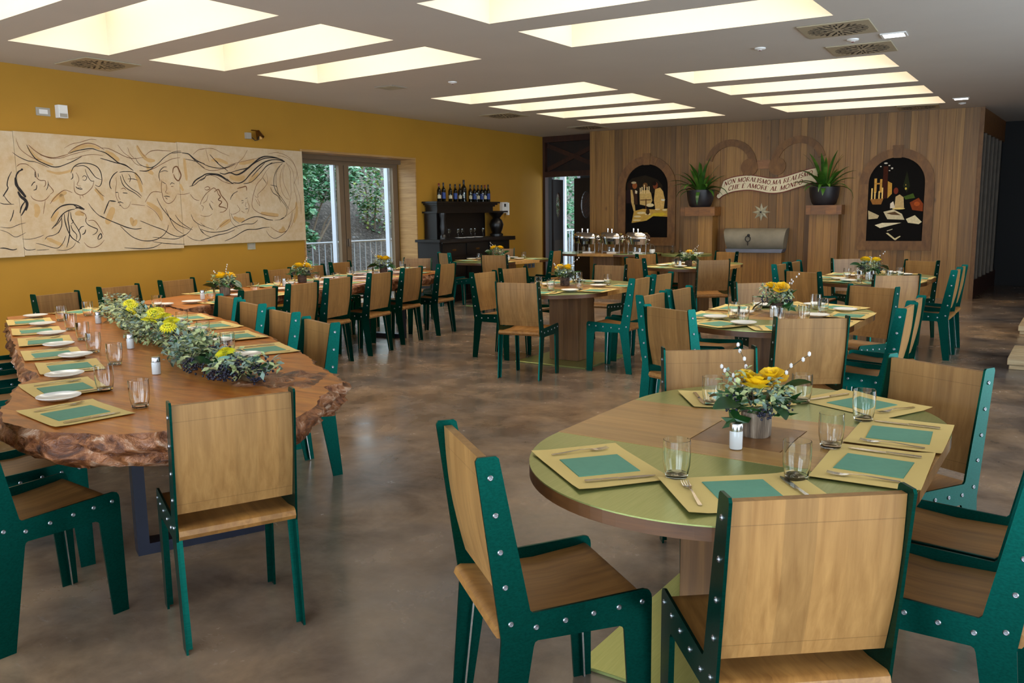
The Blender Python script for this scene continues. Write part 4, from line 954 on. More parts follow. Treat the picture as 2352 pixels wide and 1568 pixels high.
('k',4,[3318,1322,3363,1254,3460,1208,3576,1238,3698,1313,3785,1438,3821,1574]),
('b',3,[3859,1555,3824,1437,3751,1331]),
('k',7,[2897,1433,3005,1477,3126,1508,3246,1502,3342,1473,3453,1457]),
('k',4,[3567,1460,3659,1498]),
('k',5,[2243,1365,2367,1326,2495,1319,2651,1337,2790,1380,2954,1413,3095,1416,3183,1465]),
('k',5,[2231,1220,2349,1243,2492,1279,2648,1301,2787,1343]),
('k',6,[2607,1199,2756,1244,2887,1304,2995,1339,3137,1340,3284,1360,3383,1363]),
('k',3,[2249,1443,2329,1389,2455,1351]),
('k',3,[2243,1365,2311,1293,2404,1255]),
('b',3,[2718,1616,2720,1499,2759,1417,2856,1351]),
('k',3,[2736,1562,2775,1480,2862,1424]),
('b',3,[2486,1341,2568,1402,2707,1481]),
('b',5,[2348,1878,2402,1897,2432,1871,2378,1853,2347,1870]),
('b',7,[2397,1827,2487,1881,2538,1846,2556,1803,2586,1767,2550,1732,2603,1705,2555,1652,2630,1634,2673,1616,2626,1580,2559,1572]),
('b',7,[2493,1828,2561,1864,2599,1794,2650,1741,2690,1688,2685,1616]),
('b',4,[2419,1845,2351,1791,2293,1721,2268,1669]),
('b',3,[2278,1660,2313,1643,2293,1591]),
('b',3,[2311,1687,2367,1722,2394,1792]),
('k',5,[2407,1687,2424,1643,2453,1603]),
('b',3,[2430,1718,2471,1687]),
('b',3,[2257,1539,2319,1521,2394,1529,2444,1555]),
('k',5,[2739,1733,2765,1778,2801,1814,2872,1847]),
('k',4,[2753,1769,2789,1796]),
('b',8,[2863,1879,2945,1898,3015,1909,3023,1854]),
('k',4,[2920,1725,2960,1721]),
('k',3,[2923,1689,2959,1702]),
('k',3,[2991,1748,3027,1762]),
('b',3,[3026,1744,3033,1689,3048,1643,3025,1578,3011,1551]),
('k',4,[2975,1611,3028,1620]),
('b',3,[3000,1707,2984,1652,3006,1638]),
('b',3,[2847,1670,2857,1652,2887,1597,2803,1552,2746,1544]),
('b',3,[2909,1588,2965,1560])]
mbs = {'k': MB(), 'b': MB(), 'o': MB()}
for i, (ck, wmm, fl) in enumerate(STROKES):
    P = catmull([(fl[j]/1000, fl[j+1]/1000) for j in range(0, len(fl), 2)], 5); P = [p for p in P if p[0] < 4.05]
    if len(P) < 2: continue
    off = {'o': .0444, 'b': .0449, 'k': .0454}[ck]; vs = []; N = len(P); ww = wmm/1000*1.9
    for j, p in enumerate(P):
        a = Vector(P[max(0, j-1)]); b = Vector(P[min(N-1, j+1)]); d = (b-a); d = d.normalized() if d.length else Vector((1, 0)); s = j/(N-1)
        tp = (.35+.65*sin(pi*min(1, max(0, s)))**.5)*(1+.3*noise.noise(Vector((i*3.1, s*6, 0)))); n_ = Vector((-d.y, d.x))*ww/2*tp
        vs += [LW(p[0]+n_.x, p[1]+n_.y, off)-o3, LW(p[0]-n_.x, p[1]-n_.y, off)-o3]
    mbs[ck].add(vs, [(2*j, 2*j+1, 2*j+3, 2*j+2) for j in range(N-1)])
for ck, nm in (('o', 'ochre_washes'), ('b', 'sepia_strokes'), ('k', 'charcoal_strokes')): tag(mbs[ck].build(nm, 'ink_'+ck, parent=t), kind='stuff')
def lw_local(mb, org): mb.v = [tuple(Vector(p)-org) for p in mb.v]; return mb
# window in its recess
M['jamb'] = wood('pale_oak_lining', sr(150, 108, 60), sr(192, 152, 98), (1.5, 1.5, 26), rnd=0, rough=.4)
M['taupe'] = plain('taupe_aluminium', sr(124, 104, 82), .45, .2, .04)
t = tag(obj('window_15', None, None, LW(5.4, 0, -.4)), 'taupe-framed double glass door in a deep recess', kind='structure'); o3 = t.location.copy()
def wp(name, s0, s1, z0, z1, a, b, m): return lw_local(lwbox(MB(), s0, s1, z0, z1, a, b), o3).build(name, m, parent=t)
wp('jamb_lining', 6.675, 6.70, 0, 2.46, -.36, .012, 'jamb'); wp('jamb_lining', 4.06, 4.085, 0, 2.46, -.36, .012, 'jamb'); wp('head_lining', 4.085, 6.675, 2.43, 2.46, -.36, .012, 'jamb')
wp('blind_box', 4.085, 6.675, 2.36, 2.43, -.36, -.30, 'taupe')
wp('frame_post', 4.085, 4.17, 0, 2.44, -.46, -.38, 'taupe'); wp('frame_post', 6.60, 6.675, 0, 2.44, -.46, -.38, 'taupe'); wp('frame_head', 4.17, 6.60, 2.30, 2.44, -.46, -.38, 'taupe'); wp('frame_sill', 4.17, 6.60, 0, .08, -.46, -.38, 'taupe')
for s0, s1 in ((4.17, 5.34), (5.36, 6.60)):
    wp('sash_stile', s0, s0+.05 if s0 < 5 else s0+.10, .08, 2.30, -.45, -.38, 'taupe'); wp('sash_stile', s1-.10 if s0 < 5 else s1-.05, s1, .08, 2.30, -.45, -.38, 'taupe')
    wp('pane', s0+.05, s1-.05, .08, 2.30, -.425, -.415, 'pane')
wp('handle', 5.37, 5.40, 1.02, 1.14, -.38, -.34, 'steel')
for s in (5.20, 6.50): wp('white_reveal', s, s+.035, .08, 2.30, -.54, -.46, 'alu')
# small fittings
def lwthing(name, label, cat, s, z, parts):
    t = thing(name, label, cat, LW(s, z)); o3 = t.location.copy()
    for nm, s0, s1, z0, z1, a, b, m in parts: lw_local(lwbox(MB(), s+s0, s+s1, z+z0, z+z1, a, b), o3).build(nm, m, parent=t)
    return t
lwthing('switch_plate', 'beige switch plate high on the yellow wall', 'switch', .39, 2.60, [('plate', -.075, .075, 0, .085, 0, .01, 'greyplastic'), ('rocker', -.045, .045, .02, .065, .01, .016, 'white')])
lwthing('alarm_siren', 'white plastic alarm box beside the high switch plate', 'alarm', .575, 2.59, [('body', -.05, .05, 0, .135, 0, .07, 'white'), ('cover', -.042, .042, .05, .125, .07, .078, 'ceramic'), ('lens', -.04, .04, .008, .045, .07, .074, 'greyplastic')])
lwthing('socket_plate', 'grey socket plate under the mural on the yellow wall', 'socket', 3.08, 1.07, [('plate', -.065, .065, 0, .085, 0, .01, 'pewter'), ('insert', -.045, .045, .018, .067, .01, .014, 'greyplastic')])
M['brass'] = plain('dark_brass', sr(120, 84, 40), .3, .9, .2)
t = lwthing('wall_spotlight', 'small brass spotlight clipped above the mural', 'lamp', 3.16, 2.52, [('wall_box', -.08, .0, .02, .1, 0, .04, 'greyplastic')]); o3 = LW(3.16, 2.52)
m = Matrix.Translation(LW(3.24, 2.6, .1)-o3) @ Matrix.Rotation(radians(150), 4, 'Y'); MB().lathe([(.015, -.06), (.03, -.05), (.04, .0), (.055, .05), (.05, .05), (.03, .01)], 14, m=m).build('lamp_head', 'brass', parent=t, smooth=True)
MB().tube([LW(3.18, 2.56, .03)-o3, LW(3.2, 2.52, .06)-o3, LW(3.24, 2.53, .08)-o3, LW(3.25, 2.58, .09)-o3], .006).build('cable', 'black', parent=t)
MB().tube([LW(3.2, 2.66, 0)-o3, LW(3.22, 2.65, .08)-o3, LW(3.24, 2.61, .1)-o3], .007).build('bracket', 'brass', parent=t)
lwthing('wall_telephone', 'white wall telephone beside the black sideboard', 'telephone', 9.42, 1.52, [('body', -.1, .1, 0, .21, 0, .06, 'white'), ('screen', -.03, .03, .12, .18, .06, .064, 'black'), ('handset', .04, .095, -.04, .2, .06, .1, 'ceramic')])
for k, lb in enumerate(('nearest of the three dark sockets low on the wall', 'middle of the three dark sockets low on the wall', 'farthest of the three dark sockets low on the wall')):
    tag(lwthing('dark_socket', lb, 'socket', 10.28+k*.15, .37, [('plate', -.055, .055, 0, .09, 0, .01, 'pot'), ('insert', -.035, .035, .02, .07, .01, .014, 'black')]), group='dark sockets by the doorway')
# ------------------------------------------------------------------ outdoors behind the window
tt = NT('leaf_litter'); v = tt.coords((1, 1, 1), False); f = tt.noise(v, 16, 6, .7); g = tt.noise(v, 1.2, 3)
c = tt.ramp(f, (.3, sr(26, 22, 20)), (.5, sr(76, 66, 60)), (.68, sr(140, 130, 124))); c = tt.mix(1.0, c, tt.ramp(g, (.35, (.6, .6, .6, 1)), (.65, (1.1, 1.1, 1.1, 1))), 'MULTIPLY'); tt.col(c); tt.set(Roughness=.9); tt.bump(f, 1.0, .12); M['litter'] = tt.m
mb = MB(); vs = []; NX, NY = 26, 40
for j in range(NY+1):
    for i in range(NX+1):
        s = -3+31*j/NY; o = -1.2-9*i/NX; h = -.25+max(0, -o-2.2)*.62; h += .25*noise.noise(Vector((s*.8, o*.8, 0)))+.08*noise.noise(Vector((s*4, o*4, 1)))
        vs.append(LW(s, h if o < -1.3 else -.15, o))
mb.add(vs, [(j*(NX+1)+i, j*(NX+1)+i+1, (j+1)*(NX+1)+i+1, (j+1)*(NX+1)+i) for j in range(NY) for i in range(NX)])
hill = mb.build('hillside', 'litter', smooth='all'); tag(hill, 'steep bank of dry leaf litter outside the window', None, None, 'structure')
M['shrub_a'] = plain('shrub_leaf_dark', sr(44, 104, 66), .35, 0, .35, 9); M['shrub_b'] = plain('shrub_leaf_light', sr(120, 168, 130), .3, 0, .3, 9); M['shrub_c'] = plain('shrub_leaf_yellow', sr(122, 140, 66), .45, 0, .3, 9); M['twig'] = plain('grey_twig', sr(112, 98, 84), .8, 0, .2, 20)
def leafy(mb, c, R, n, L, rg, kk=(0, 1), flat=.3):
    for i in range(n):
        d = Vector((rg.gauss(0, 1), rg.gauss(0, 1), rg.gauss(0, 1))).normalized(); p = Vector(c)+Vector((d.x*R[0], d.y*R[1], d.z*R[2]))*rg.uniform(.45, 1)**.5
        a = Vector((rg.gauss(0, 1), rg.gauss(0, 1), rg.gauss(-.2, flat))).normalized(); b = a.cross(Vector((rg.gauss(0, .4), rg.gauss(0, .4), 1))).normalized(); l = L*rg.uniform(.6, 1.2); w_ = l*.3
        mb.k = rg.choice(kk); nn = a.cross(b)*w_*.25
        mb.add([p, p+a*l*.5+b*w_-nn, p+a*l, p+a*l*.5-b*w_-nn, p+a*l*.5], [(0, 1, 4), (1, 2, 4), (2, 3, 4), (3, 0, 4)])
def bush(label, blobs, stems, seed, L=.12, kk=(0, 0, 1)):
    rg = random.Random(seed); t = thing('shrub', label, 'shrub', LW(*stems[0][:1], .0, stems[0][1]), group=None); o3 = t.location.copy(); mb = MB()
    for s, z, off, r0, r1, n in blobs: leafy(mb, LW(s, z, off)-o3, (r0, r0, r1), n, L, rg, kk)
    tag(mb.build('foliage', 'shrub_a', 'shrub_b', 'shrub_c', parent=t), kind='stuff')
    for s, off, s2, z2, off2 in stems:
        z0 = -.25+max(0, -off-2.2)*.62; MB().tube([LW(s, z0-.1, off)-o3, LW((s+s2)/2+rg.uniform(-.1, .1), (z0+z2)/2, (off+off2)/2)-o3, LW(s2, z2, off2)-o3], [.03, .02, .008], 5).build('stem', 'twig', parent=t)
bush('dense laurel bush filling the left window pane', [(7.2, 2.6, -4.0, .9, .75, 2400), (7.0, 1.7, -3.7, .75, .5, 1300), (6.7, 1.1, -3.2, .55, .35, 700), (8.4, 2.9, -4.8, .7, .45, 1000), (6.3, 2.3, -3.4, .6, .6, 1000), (8.1, 2.1, -4.4, .6, .7, 1000)], [(7.2, -3.9, 7.2, 2.8, -4.0), (7.0, -3.6, 6.8, 2.0, -3.7), (7.5, -3.8, 7.9, 2.6, -4.2)], 4, .15)
bush('laurel branch reaching across the top of the right pane', [(9.3, 2.45, -4.4, .6, .28, 620), (9.0, 2.1, -4.2, .4, .25, 300)], [(8.4, -4.3, 9.3, 2.4, -4.4), (8.5, -4.2, 9.5, 1.9, -4.3), (8.8, -4.4, 9.2, 1.6, -4.4)], 6, .15)
bush('thin yellow-green shrub behind the right window pane', [(10.6, 2.2, -4.6, .42, .7, 800), (10.9, 1.5, -4.6, .45, .5, 520), (10.7, 2.9, -4.9, .5, .3, 300)], [(10.6, -4.6, 10.5, 2.6, -4.6), (10.7, -4.5, 11.1, 2.7, -4.6)], 8, .11, (1, 2, 0))
bush('low green shrub by the foot of the railing', [(6.2, .55, -2.5, .4, .3, 260), (6.6, .2, -2.6, .4, .25, 200)], [(6.3, -2.5, 6.3, .6, -2.5)], 10, .12)
bush('green shrubs outside the lobby glass door', [(17.6, 2.4, -3.0, 1.0, .9, 1300), (16.9, 1.3, -2.6, .6, .5, 500), (18.6, 3.0, -3.4, .9, .9, 600)], [(17.6, -3.0, 17.6, 2.6, -3.0)], 12, .15)
M['galv'] = plain('galvanised_paint', sr(170, 180, 196), .45, .2, .05)
def railing(label, s0, s1, off):
    t = thing('railing', label, 'railing', LW(s0, -.1, off)); o3 = t.location.copy(); mb = MB()
    MB().tube([LW(s0, 1.04, off)-o3, LW(s1, 1.04, off)-o3], .02, 6).build('top_rail', 'galv', parent=t); MB().tube([LW(s0, .05, off)-o3, LW(s1, .05, off)-o3], .016, 6).build('bottom_rail', 'galv', parent=t)
    bar = MB().tube([(0, 0, .05), (0, 0, 1.03)], .009, 5).mesh('baluster', 'galv'); post = MB().tube([(0, 0, -.15), (0, 0, 1.03)], .02, 6).mesh('post', 'galv')
    n = int((s1-s0)/.15)
    for i in range(n+1): q = LW(s0+i*.15, 0, off)-o3; obj('post' if i % 9 == 0 else 'baluster', post if i % 9 == 0 else bar, t, q)
railing('galvanised railing outside the double glass door', 5.2, 9.4, -1.6)
railing('galvanised railing outside the lobby glass door', 13.2, 16.2, -1.9)
# ------------------------------------------------------------------ carved sideboard with bottles
M['ebony'] = wood('ebonised_wood', sr(6, 4, 4), sr(18, 12, 11), (10, 10, 2), rough=.36, rnd=0)
t = thing('sideboard', 'tall black carved sideboard holding wine bottles', 'sideboard', LW(7.8, 0)); o3 = t.location.copy()
def sp(name, s0, s1, z0, z1, a, b, m='ebony', par=None): return lw_local(lwbox(MB(), s0, s1, z0, z1, a, b), o3).build(name, m, parent=par or t)
sp('plinth', 6.64, 8.93, 0, .10, .02, .52); body = sp('lower_case', 6.68, 8.89, .10, 1.04, .02, .48); sp('counter', 6.60, 9.0, 1.04, 1.085, .02, .55)
for k in range(3):
    a = 6.74+k*.72; d = sp('door', a, a+.64, .16, .76, .48, .50); sp('panel', a+.09, a+.55, .25, .67, .50, .515, par=d); sp('knob', a+.30, a+.33, .44, .47, .515, .54, 'brass', d)
    dr = sp('drawer', a, a+.64, .80, 1.0, .48, .50); sp('pull', a+.28, a+.36, .88, .91, .50, .525, 'brass', dr)
sp('back_panel', 6.88, 8.70, 1.085, 1.55, .02, .06); sp('side_column', 6.86, 7.04, 1.085, 1.53, .06, .30); sp('shelf', 6.82, 9.08, 1.53, 1.56, .02, .34); sp('hutch', 6.92, 8.66, 1.56, 1.64, .02, .27)
for k, (e, z0) in enumerate(((0, 1.64), (.04, 1.67), (.08, 1.70))): sp('cornice', 6.90-e, 8.72+e, z0, z0+.03, .02, .28+e*.8)
def turned(name, s, off, prof, z, m='ebony'): return MB().lathe(prof, 16, c=LW(s, z, off)-o3).build(name, m, parent=t, smooth=True)
turned('carved_baluster', 8.88, .2, [(.13, 0), (.13, .04), (.09, .06), (.12, .14), (.14, .22), (.11, .30), (.07, .34), (.10, .38), (.14, .42), (.15, .445)], 1.085)
turned('carved_baluster', 6.95, .36, [(.06, 0), (.06, .05), (.04, .08), (.06, .2), (.045, .33), (.065, .4), (.065, .445)], 1.085)
for s in (6.72, 8.86):
    for z in (.25, .5, .75): MB().ball(LW(s, z, .49)-o3, .05, 8, (1, 1, 1.6)).build('carving', 'ebony', parent=t, smooth=True)
MB().tube([LW(6.66, 1.03, .55)-o3, LW(8.98, 1.03, .55)-o3], .018, 6).build('moulding', 'ebony', parent=t)
def bottle_mesh(h, r, cap, lab, full):
    mb = MB(); k = h/.31
    mb.k = 0; mb.lathe([(r*.92, 0), (r, .006), (r, .185*k), (r*.85, .205*k), (r*.42, .235*k), (r*.36, .25*k), (r*.36, .30*k), (r*.40, .302*k), (r*.40, .31*k)], 14)
    mb.k = 1; mb.lathe([(r*.385, .262*k), (r*.385, .3015*k), (r*.415, .3035*k), (r*.415, .3115*k)], 14)
    a0, a1 = (-.9, .9) if not full else (-1.4, 1.4); z0, z1 = (.05, .11) if not full else (.045, .15); vs = []; n = 8
    for i in range(n+1):
        a = a0+(a1-a0)*i/n
        for z in (z0*k, z1*k): vs.append((r*1.012*cos(a), r*1.012*sin(a), z))
    mb.k = 2; mb.add(vs, [(2*i, 2*i+2, 2*i+3, 2*i+1) for i in range(n)]); return mb
M['bottle'] = plain('dark_bottle_glass', sr(10, 14, 10), .08, 0, .1); M['redcap'] = plain('red_capsule', sr(110, 18, 18), .35, 0, .1); M['blackcap'] = plain('black_capsule', sr(20, 16, 18), .35, 0, .1)
M['lab_c'] = plain('cream_label', sr(196, 186, 156), .6, 0, .06, 40); M['lab_b'] = plain('blue_label', sr(40, 66, 132), .6, 0, .15, 40)
BT = [(7.12, .31, 'r', 'c', 'first bottle from the left with red capsule and cream label'), (7.25, .325, 'k', 'b', 'second bottle from the left with tall blue label'), (7.45, .305, 'k', 'c', 'third bottle from the left with cream label'), (7.60, .305, 'k', 'b', 'fourth bottle from the left with blue label'), (7.745, .31, 'k', 'c', 'fifth bottle, beside the tallest one'), (7.865, .385, 'k', 'd', 'tallest dark champagne-shaped bottle on the sideboard'), (8.07, .305, 'k', 'c', 'bottle right of the tallest one with narrow cream label'),
      (8.20, .305, 'k', 'b', 'fifth bottle from the right with blue label'), (8.32, .305, 'k', 'c', 'fourth bottle from the right with cream label'), (8.44, .305, 'k', 'b', 'third bottle from the right with blue label'), (8.55, .31, 'r', 'c', 'second bottle from the right with red capsule'), (8.66, .32, 'k', 'b', 'rightmost bottle on the sideboard with blue label')]
for s, h, cp, lb, lab in BT:
    o = bottle_mesh(h, .038 if h < .35 else .05, 0, 0, lb == 'b').build('wine_bottle', 'bottle', 'redcap' if cp == 'r' else 'blackcap', {'c': 'lab_c', 'b': 'lab_b', 'd': 'bottle'}[lb], smooth=True)
    o.location = LW(s, 1.731, .17); o.rotation_euler.z = radians(-45); tag(o, lab, 'bottle', 'wine bottles on the sideboard')
M['glass'] = glass_mat('tumbler_glass', (.97, .99, .98, 1), .9, .015)
gob = MB().lathe([(.03, 0), (.03, .004), (.004, .01), (.004, .075), (.02, .085), (.036, .115), (.034, .16), (.033, .16), (.034, .115), (.018, .088)], 16, caps=False).mesh('goblet', 'glass', smooth=True)
for k, w_ in enumerate(('first', 'second', 'third', 'fourth', 'fifth', 'sixth')): tag(obj('stemmed_glass', gob, None, LW(7.35+k*.2, 1.0865, .2+.05*(k % 2))), w_+' stemmed glass from the left in the sideboard niche', 'glass', 'stemmed glasses in the sideboard')
for k, w_ in enumerate(('first', 'second', 'third', 'fourth')): tag(obj('stemmed_glass', gob, None, LW(7.74+k*.2, 1.7305, .27)), w_+' stemmed glass from the left before the wine bottles', 'glass', 'small glasses before the bottles')
pl = MB().lathe([(.05, 0), (.06, .004), (.10, .012), (.10, .016), (.06, .009), (.0, .008)], 24).mesh('small_plate', 'ceramic', smooth=True)
for k, lb in enumerate(('left white plate on the sideboard counter', 'middle white plate on the sideboard counter', 'right white plate on the sideboard counter')): tag(obj('small_plate', pl, None, LW(7.35+k*.27, 1.0865, .44)), lb, 'plate', 'plates on the sideboard')
# ------------------------------------------------------------------ place settings
M['mat'] = plain('yellow_paper', sr(236, 206, 128), .7, 0, .03, 4); M['napkin'] = plain('green_paper_napkin', sr(108, 164, 138), .8, 0, .04, 30)
M['cutlery'] = plain('cutlery_steel', (.62, .58, .52, 1), .16, 1, .03)
def mat_mesh(c0, c1):
    mb = MB(); nx, ny = 8, 5; vs = []
    for j in range(ny+1):
        for i in range(nx+1):
            x = -.2+.4*i/nx; y = -.145+.29*j/ny; z = .0012+c0*max(0, (abs(x)-.12)/.08)**2+c1*max(0, (-y-.08)/.065)**2
            vs.append((x, y, z))
    mb.add(vs, [(j*(nx+1)+i, j*(nx+1)+i+1, (j+1)*(nx+1)+i+1, (j+1)*(nx+1)+i) for j in range(ny) for i in range(nx)])
    n = len(vs); mb.v += [(x, y, z-.0006) for x, y, z in vs]; mb.f += [tuple(n+k for k in reversed(f)) for f in mb.f[:]]; mb.mi = [0]*len(mb.f)
    return mb.mesh('placemat', 'mat', smooth='all')
mats = [mat_mesh(.004, .003), mat_mesh(.007, .001), mat_mesh(.002, .006)]
mb = MB()
for k, (z, e) in enumerate(((.0016, 0), (.0028, .0012))): mb.box(-.088+e, .088-e, -.095+e, .095-e, z, z+.001)
nap = mb.mesh('napkin', 'napkin')
def strip(P, thick=.0016):
    # P: list of (y, halfwidth, z)
    mb = MB(); vs = []
    for y, w_, z in P: vs += [(-w_, y, z), (w_, y, z), (w_, y, z+thick), (-w_, y, z+thick)]
    n = len(P); mb.add(vs, [(4*i+a, 4*i+(a+1) % 4, 4*i+4+(a+1) % 4, 4*i+4+a) for i in range(n-1) for a in range(4)]+[(0, 3, 2, 1), (4*n-4, 4*n-3, 4*n-2, 4*n-1)]); return mb
mb = strip([(-.095, .0045, .001), (-.09, .0055, .001), (-.05, .0045, .003), (0, .0028, .007), (.03, .003, .006), (.045, .009, .003), (.055, .0115, .002), (.062, .0118, .002)])
for x in (-.0098, -.0033, .0033, .0098): mb.add(*(lambda q: (q.v, q.f))(strip([(.06, .0017, .002), (.08, .0016, .003), (.097, .0008, .006)]))); mb.v[-12:] = [(p[0]+x, p[1], p[2]) for p in mb.v[-12:]]
mb.mi = [0]*len(mb.f); fork = mb.mesh('fork', 'cutlery', smooth=True)
mb = strip([(-.105, .005, .001), (-.1, .0062, .001), (-.03, .0055, .001), (-.005, .0045, .0015)], .004); q = strip([(-.006, .007, .0015), (.02, .0085, .0015), (.07, .0085, .0015), (.098, .005, .0015), (.106, .001, .0015)], .0014)
mb.add(q.v, q.f); knife = mb.mesh('knife', 'cutlery', smooth=True)
side_plate_m = MB().lathe([(.045, 0), (.05, .003), (.07, .006), (.085, .014), (.085, .017), (.068, .010), (.048, .006), (.0005, .005)], 28).mesh('side_plate', 'ceramic', smooth=True)
tum = MB(); tum.k = 0
tum.lathe([(.026, .001), (.031, .004), (.0375, .04), (.0395, .075), (.0385, .112), (.0372, .1125), (.038, .075), (.036, .04), (.0295, .014), (.0005, .012)], 22, caps=False)
tum.lathe([(.0005, .0008), (.026, .001)], 22, caps=False); tumbler = tum.mesh('tumbler', 'clearglass', smooth=True)
PLACE = dict(c1='left front place of the nearest table', c2='front place of the nearest table', c3='right rear place of the nearest table', c6='left rear place of the nearest table', c4='farther right place of the nearest table', c5='nearer right place of the nearest table',
 c7='right front place of the second right-hand table', c8='left front place of the second right-hand table', c9='nearer left place of the second right-hand table', c10='farther left place of the second right-hand table', c21='left rear place of the second right-hand table', c24='right rear place of the second right-hand table', c25='nearer right place of the second right-hand table', c26='farther right place of the second right-hand table',
 c11='nearer left place of the middle table', c12='front place of the middle table', c13='nearer right place of the middle table', c14='farther right place of the middle table', c15='rear place of the middle table', c16='farther left place of the middle table',
 c22='left front place of the right-arch table', c23='right front place of the right-arch table', c27='nearer right place of the right-arch table', c28='farther right place of the right-arch table', c29='right rear place of the right-arch table', c30='left rear place of the right-arch table', c31='nearer left place of the right-arch table', c32='farther left place of the right-arch table',
 c33='right front place of the basin table', c34='right rear place of the basin table', c35='left front place of the basin table', c36='left rear place of the basin table',
 c17='right place of the sideboard table', c18='front place of the sideboard table', c19='rear place of the sideboard table', c20='left place of the sideboard table',
 r6='first place on the open side of the far slab', r5='second place on the open side of the far slab', r4='third place on the open side of the far slab', r1='fourth place on the open side of the far slab', r2='fifth place on the open side of the far slab', r3='last place on the open side of the far slab',
 w3='first wall-side place of the far slab', w4='second wall-side place of the far slab', w5='third wall-side place of the far slab', w6='fourth wall-side place of the far slab', w7='last wall-side place of the far slab', w8='far end place of the far slab',
 w1='far end left place of the near slab', w2='far end right place of the near slab', s4='right-hand place by the cracked corner', s3='second right-hand place of the near slab', s2='third right-hand place of the near slab', s1='fourth right-hand place of the near slab',
 L1='left-hand place nearest the viewer on the near slab', L2='second left-hand place of the near slab', L3='third left-hand place of the near slab', L4='fourth left-hand place of the near slab', L5='fifth left-hand place of the near slab', L6='sixth left-hand place of the near slab', L7='farthest left-hand place of the near slab')
TC = {'T1': (-.90, 2.72), 'T2': (-1.80, 6.05), 'T3': (-4.36, 7.46), 'T4': (-1.92, 9.85), 'T5': (-4.60, 11.30), 'T7': (-8.0, 11.4)}
PS = []
for nm, x, y, a, tb, seat, near in CHAIRS:
    if nm[0] == 'n' or nm == 'f1': continue
    px, py = x+.2*cos(radians(a)), y+.2*sin(radians(a))
    if tb in TC:
        cx, cy = TC[tb]; lx, ly = px-cx, py-cy; sy = max(-HL, min(HL, ly)); d = sqrt(lx*lx+(ly-sy)**2)
        if d > .43: k = .43/d; px, py = cx+lx*k, cy+sy+(ly-sy)*k
    PS.append([nm, px, py, a, tb])
FIX = {'c1': (-1.162, 2.146, 53), 'c5': (-.474, 2.567, 180), 'c4': (-.475, 2.975, 181), 'c3': (-.682, 3.389, -112), 's4': (-3.80, 3.07, -111), 's3': (-4.38, 3.33, -109), 's2': (-4.96, 3.58, -109), 's1': (-5.52, 3.78, -109), 'w1': (-6.72, 3.62, 12), 'w2': (-6.62, 3.98, 8)}
for p in PS:
    if p[0] in FIX: p[1:4] = FIX[p[0]]
for k, (x, y) in enumerate(((-3.19, 1.66), (-3.70, 1.89), (-4.24, 2.20), (-4.72, 2.36), (-5.27, 2.60), (-5.82, 2.82), (-6.40, 3.06))): PS.append(['L%d' % (k+1), x, y, 85 if k == 0 else 74 if k == 1 else 68, 'S1'])
TG = {'c1': (-.92, 2.16), 'c2': (-.63, 2.32), 'c5': (-.63, 2.70), 'c4': (-.62, 3.12), 'c3': (-.89, 3.31), 'c6': (-1.17, 3.08), 'L1': (-3.06, 1.85), 'L2': (-3.50, 1.96), 'w1': (-6.40, 3.50), 'w2': (-6.35, 4.06)}
HEIGHT = {'S1': .76, 'S2': .765}
for i, (nm, x, y, a, tb) in enumerate(PS):
    z = HEIGHT.get(tb, TZ+.001)+.0004+.0009*(i % 2); f = Vector((cos(radians(a)), sin(radians(a)))); l = Vector((-f.y, f.x)); rz = radians(a-90)+random.uniform(-.05, .05); pl = PLACE[nm]; p = Vector((x, y))
    if nm[0] == 'L': plate_off, plate_fwd = .29, .06
    else: plate_off, plate_fwd = .20, .17
    at = lambda fw, lf: (p+f*fw+l*lf)
    tag(obj('placemat', mats[i % 3], None, (x, y, z), rz), 'yellow paper placemat at the '+pl, 'placemat', 'yellow paper placemats')
    q = at(0, .0); tag(obj('napkin', nap, None, (q.x, q.y, z), rz+random.uniform(-.06, .06)), 'folded green paper napkin at the '+pl, 'napkin', 'green paper napkins')
    if tb not in ('T5', 'T7'):
        q = at(0, .145); tag(obj('fork', fork, None, (q.x, q.y, z+.0035), rz+random.uniform(-.1, .1)), 'steel fork at the '+pl, 'fork', 'steel forks')
        q = at(0, -.145); tag(obj('knife', knife, None, (q.x, q.y, z+.0035), rz+random.uniform(-.1, .1)), 'steel knife at the '+pl, 'knife', 'steel knives')
    if tb != 'T1':
        q = at(plate_fwd, plate_off); tag(obj('side_plate', side_plate_m, None, (q.x, q.y, z+.0075)), 'round white side plate at the '+pl, 'plate', 'white side plates')
    q = Vector(TG[nm]) if nm in TG else at(.19, -.04) if nm[0] != 'L' else at(.20, -.08)
    tag(obj('tumbler', tumbler, None, (q.x, q.y, z+.0005)), 'clear water tumbler at the '+pl, 'glass', 'water tumblers')
M['salt'] = plain('white_salt', sr(228, 228, 232), .8, 0, .02); M['shaker_cap'] = plain('shaker_cap', (.5, .5, .52, 1), .2, 1, .05)
sm = MB().lathe([(.0195, .002), (.02, .005), (.0205, .055), (.019, .06)], 16).mesh('salt_fill', 'salt', smooth=True); sg = MB().lathe([(.0205, 0), (.0215, .003), (.0222, .058), (.0205, .0625)], 16, caps=False).mesh('glass_body', 'glass', smooth=True)
sc_ = MB().lathe([(.021, .060), (.0212, .080), (.019, .085), (.0005, .086)], 16).mesh('cap', 'shaker_cap', smooth=True)
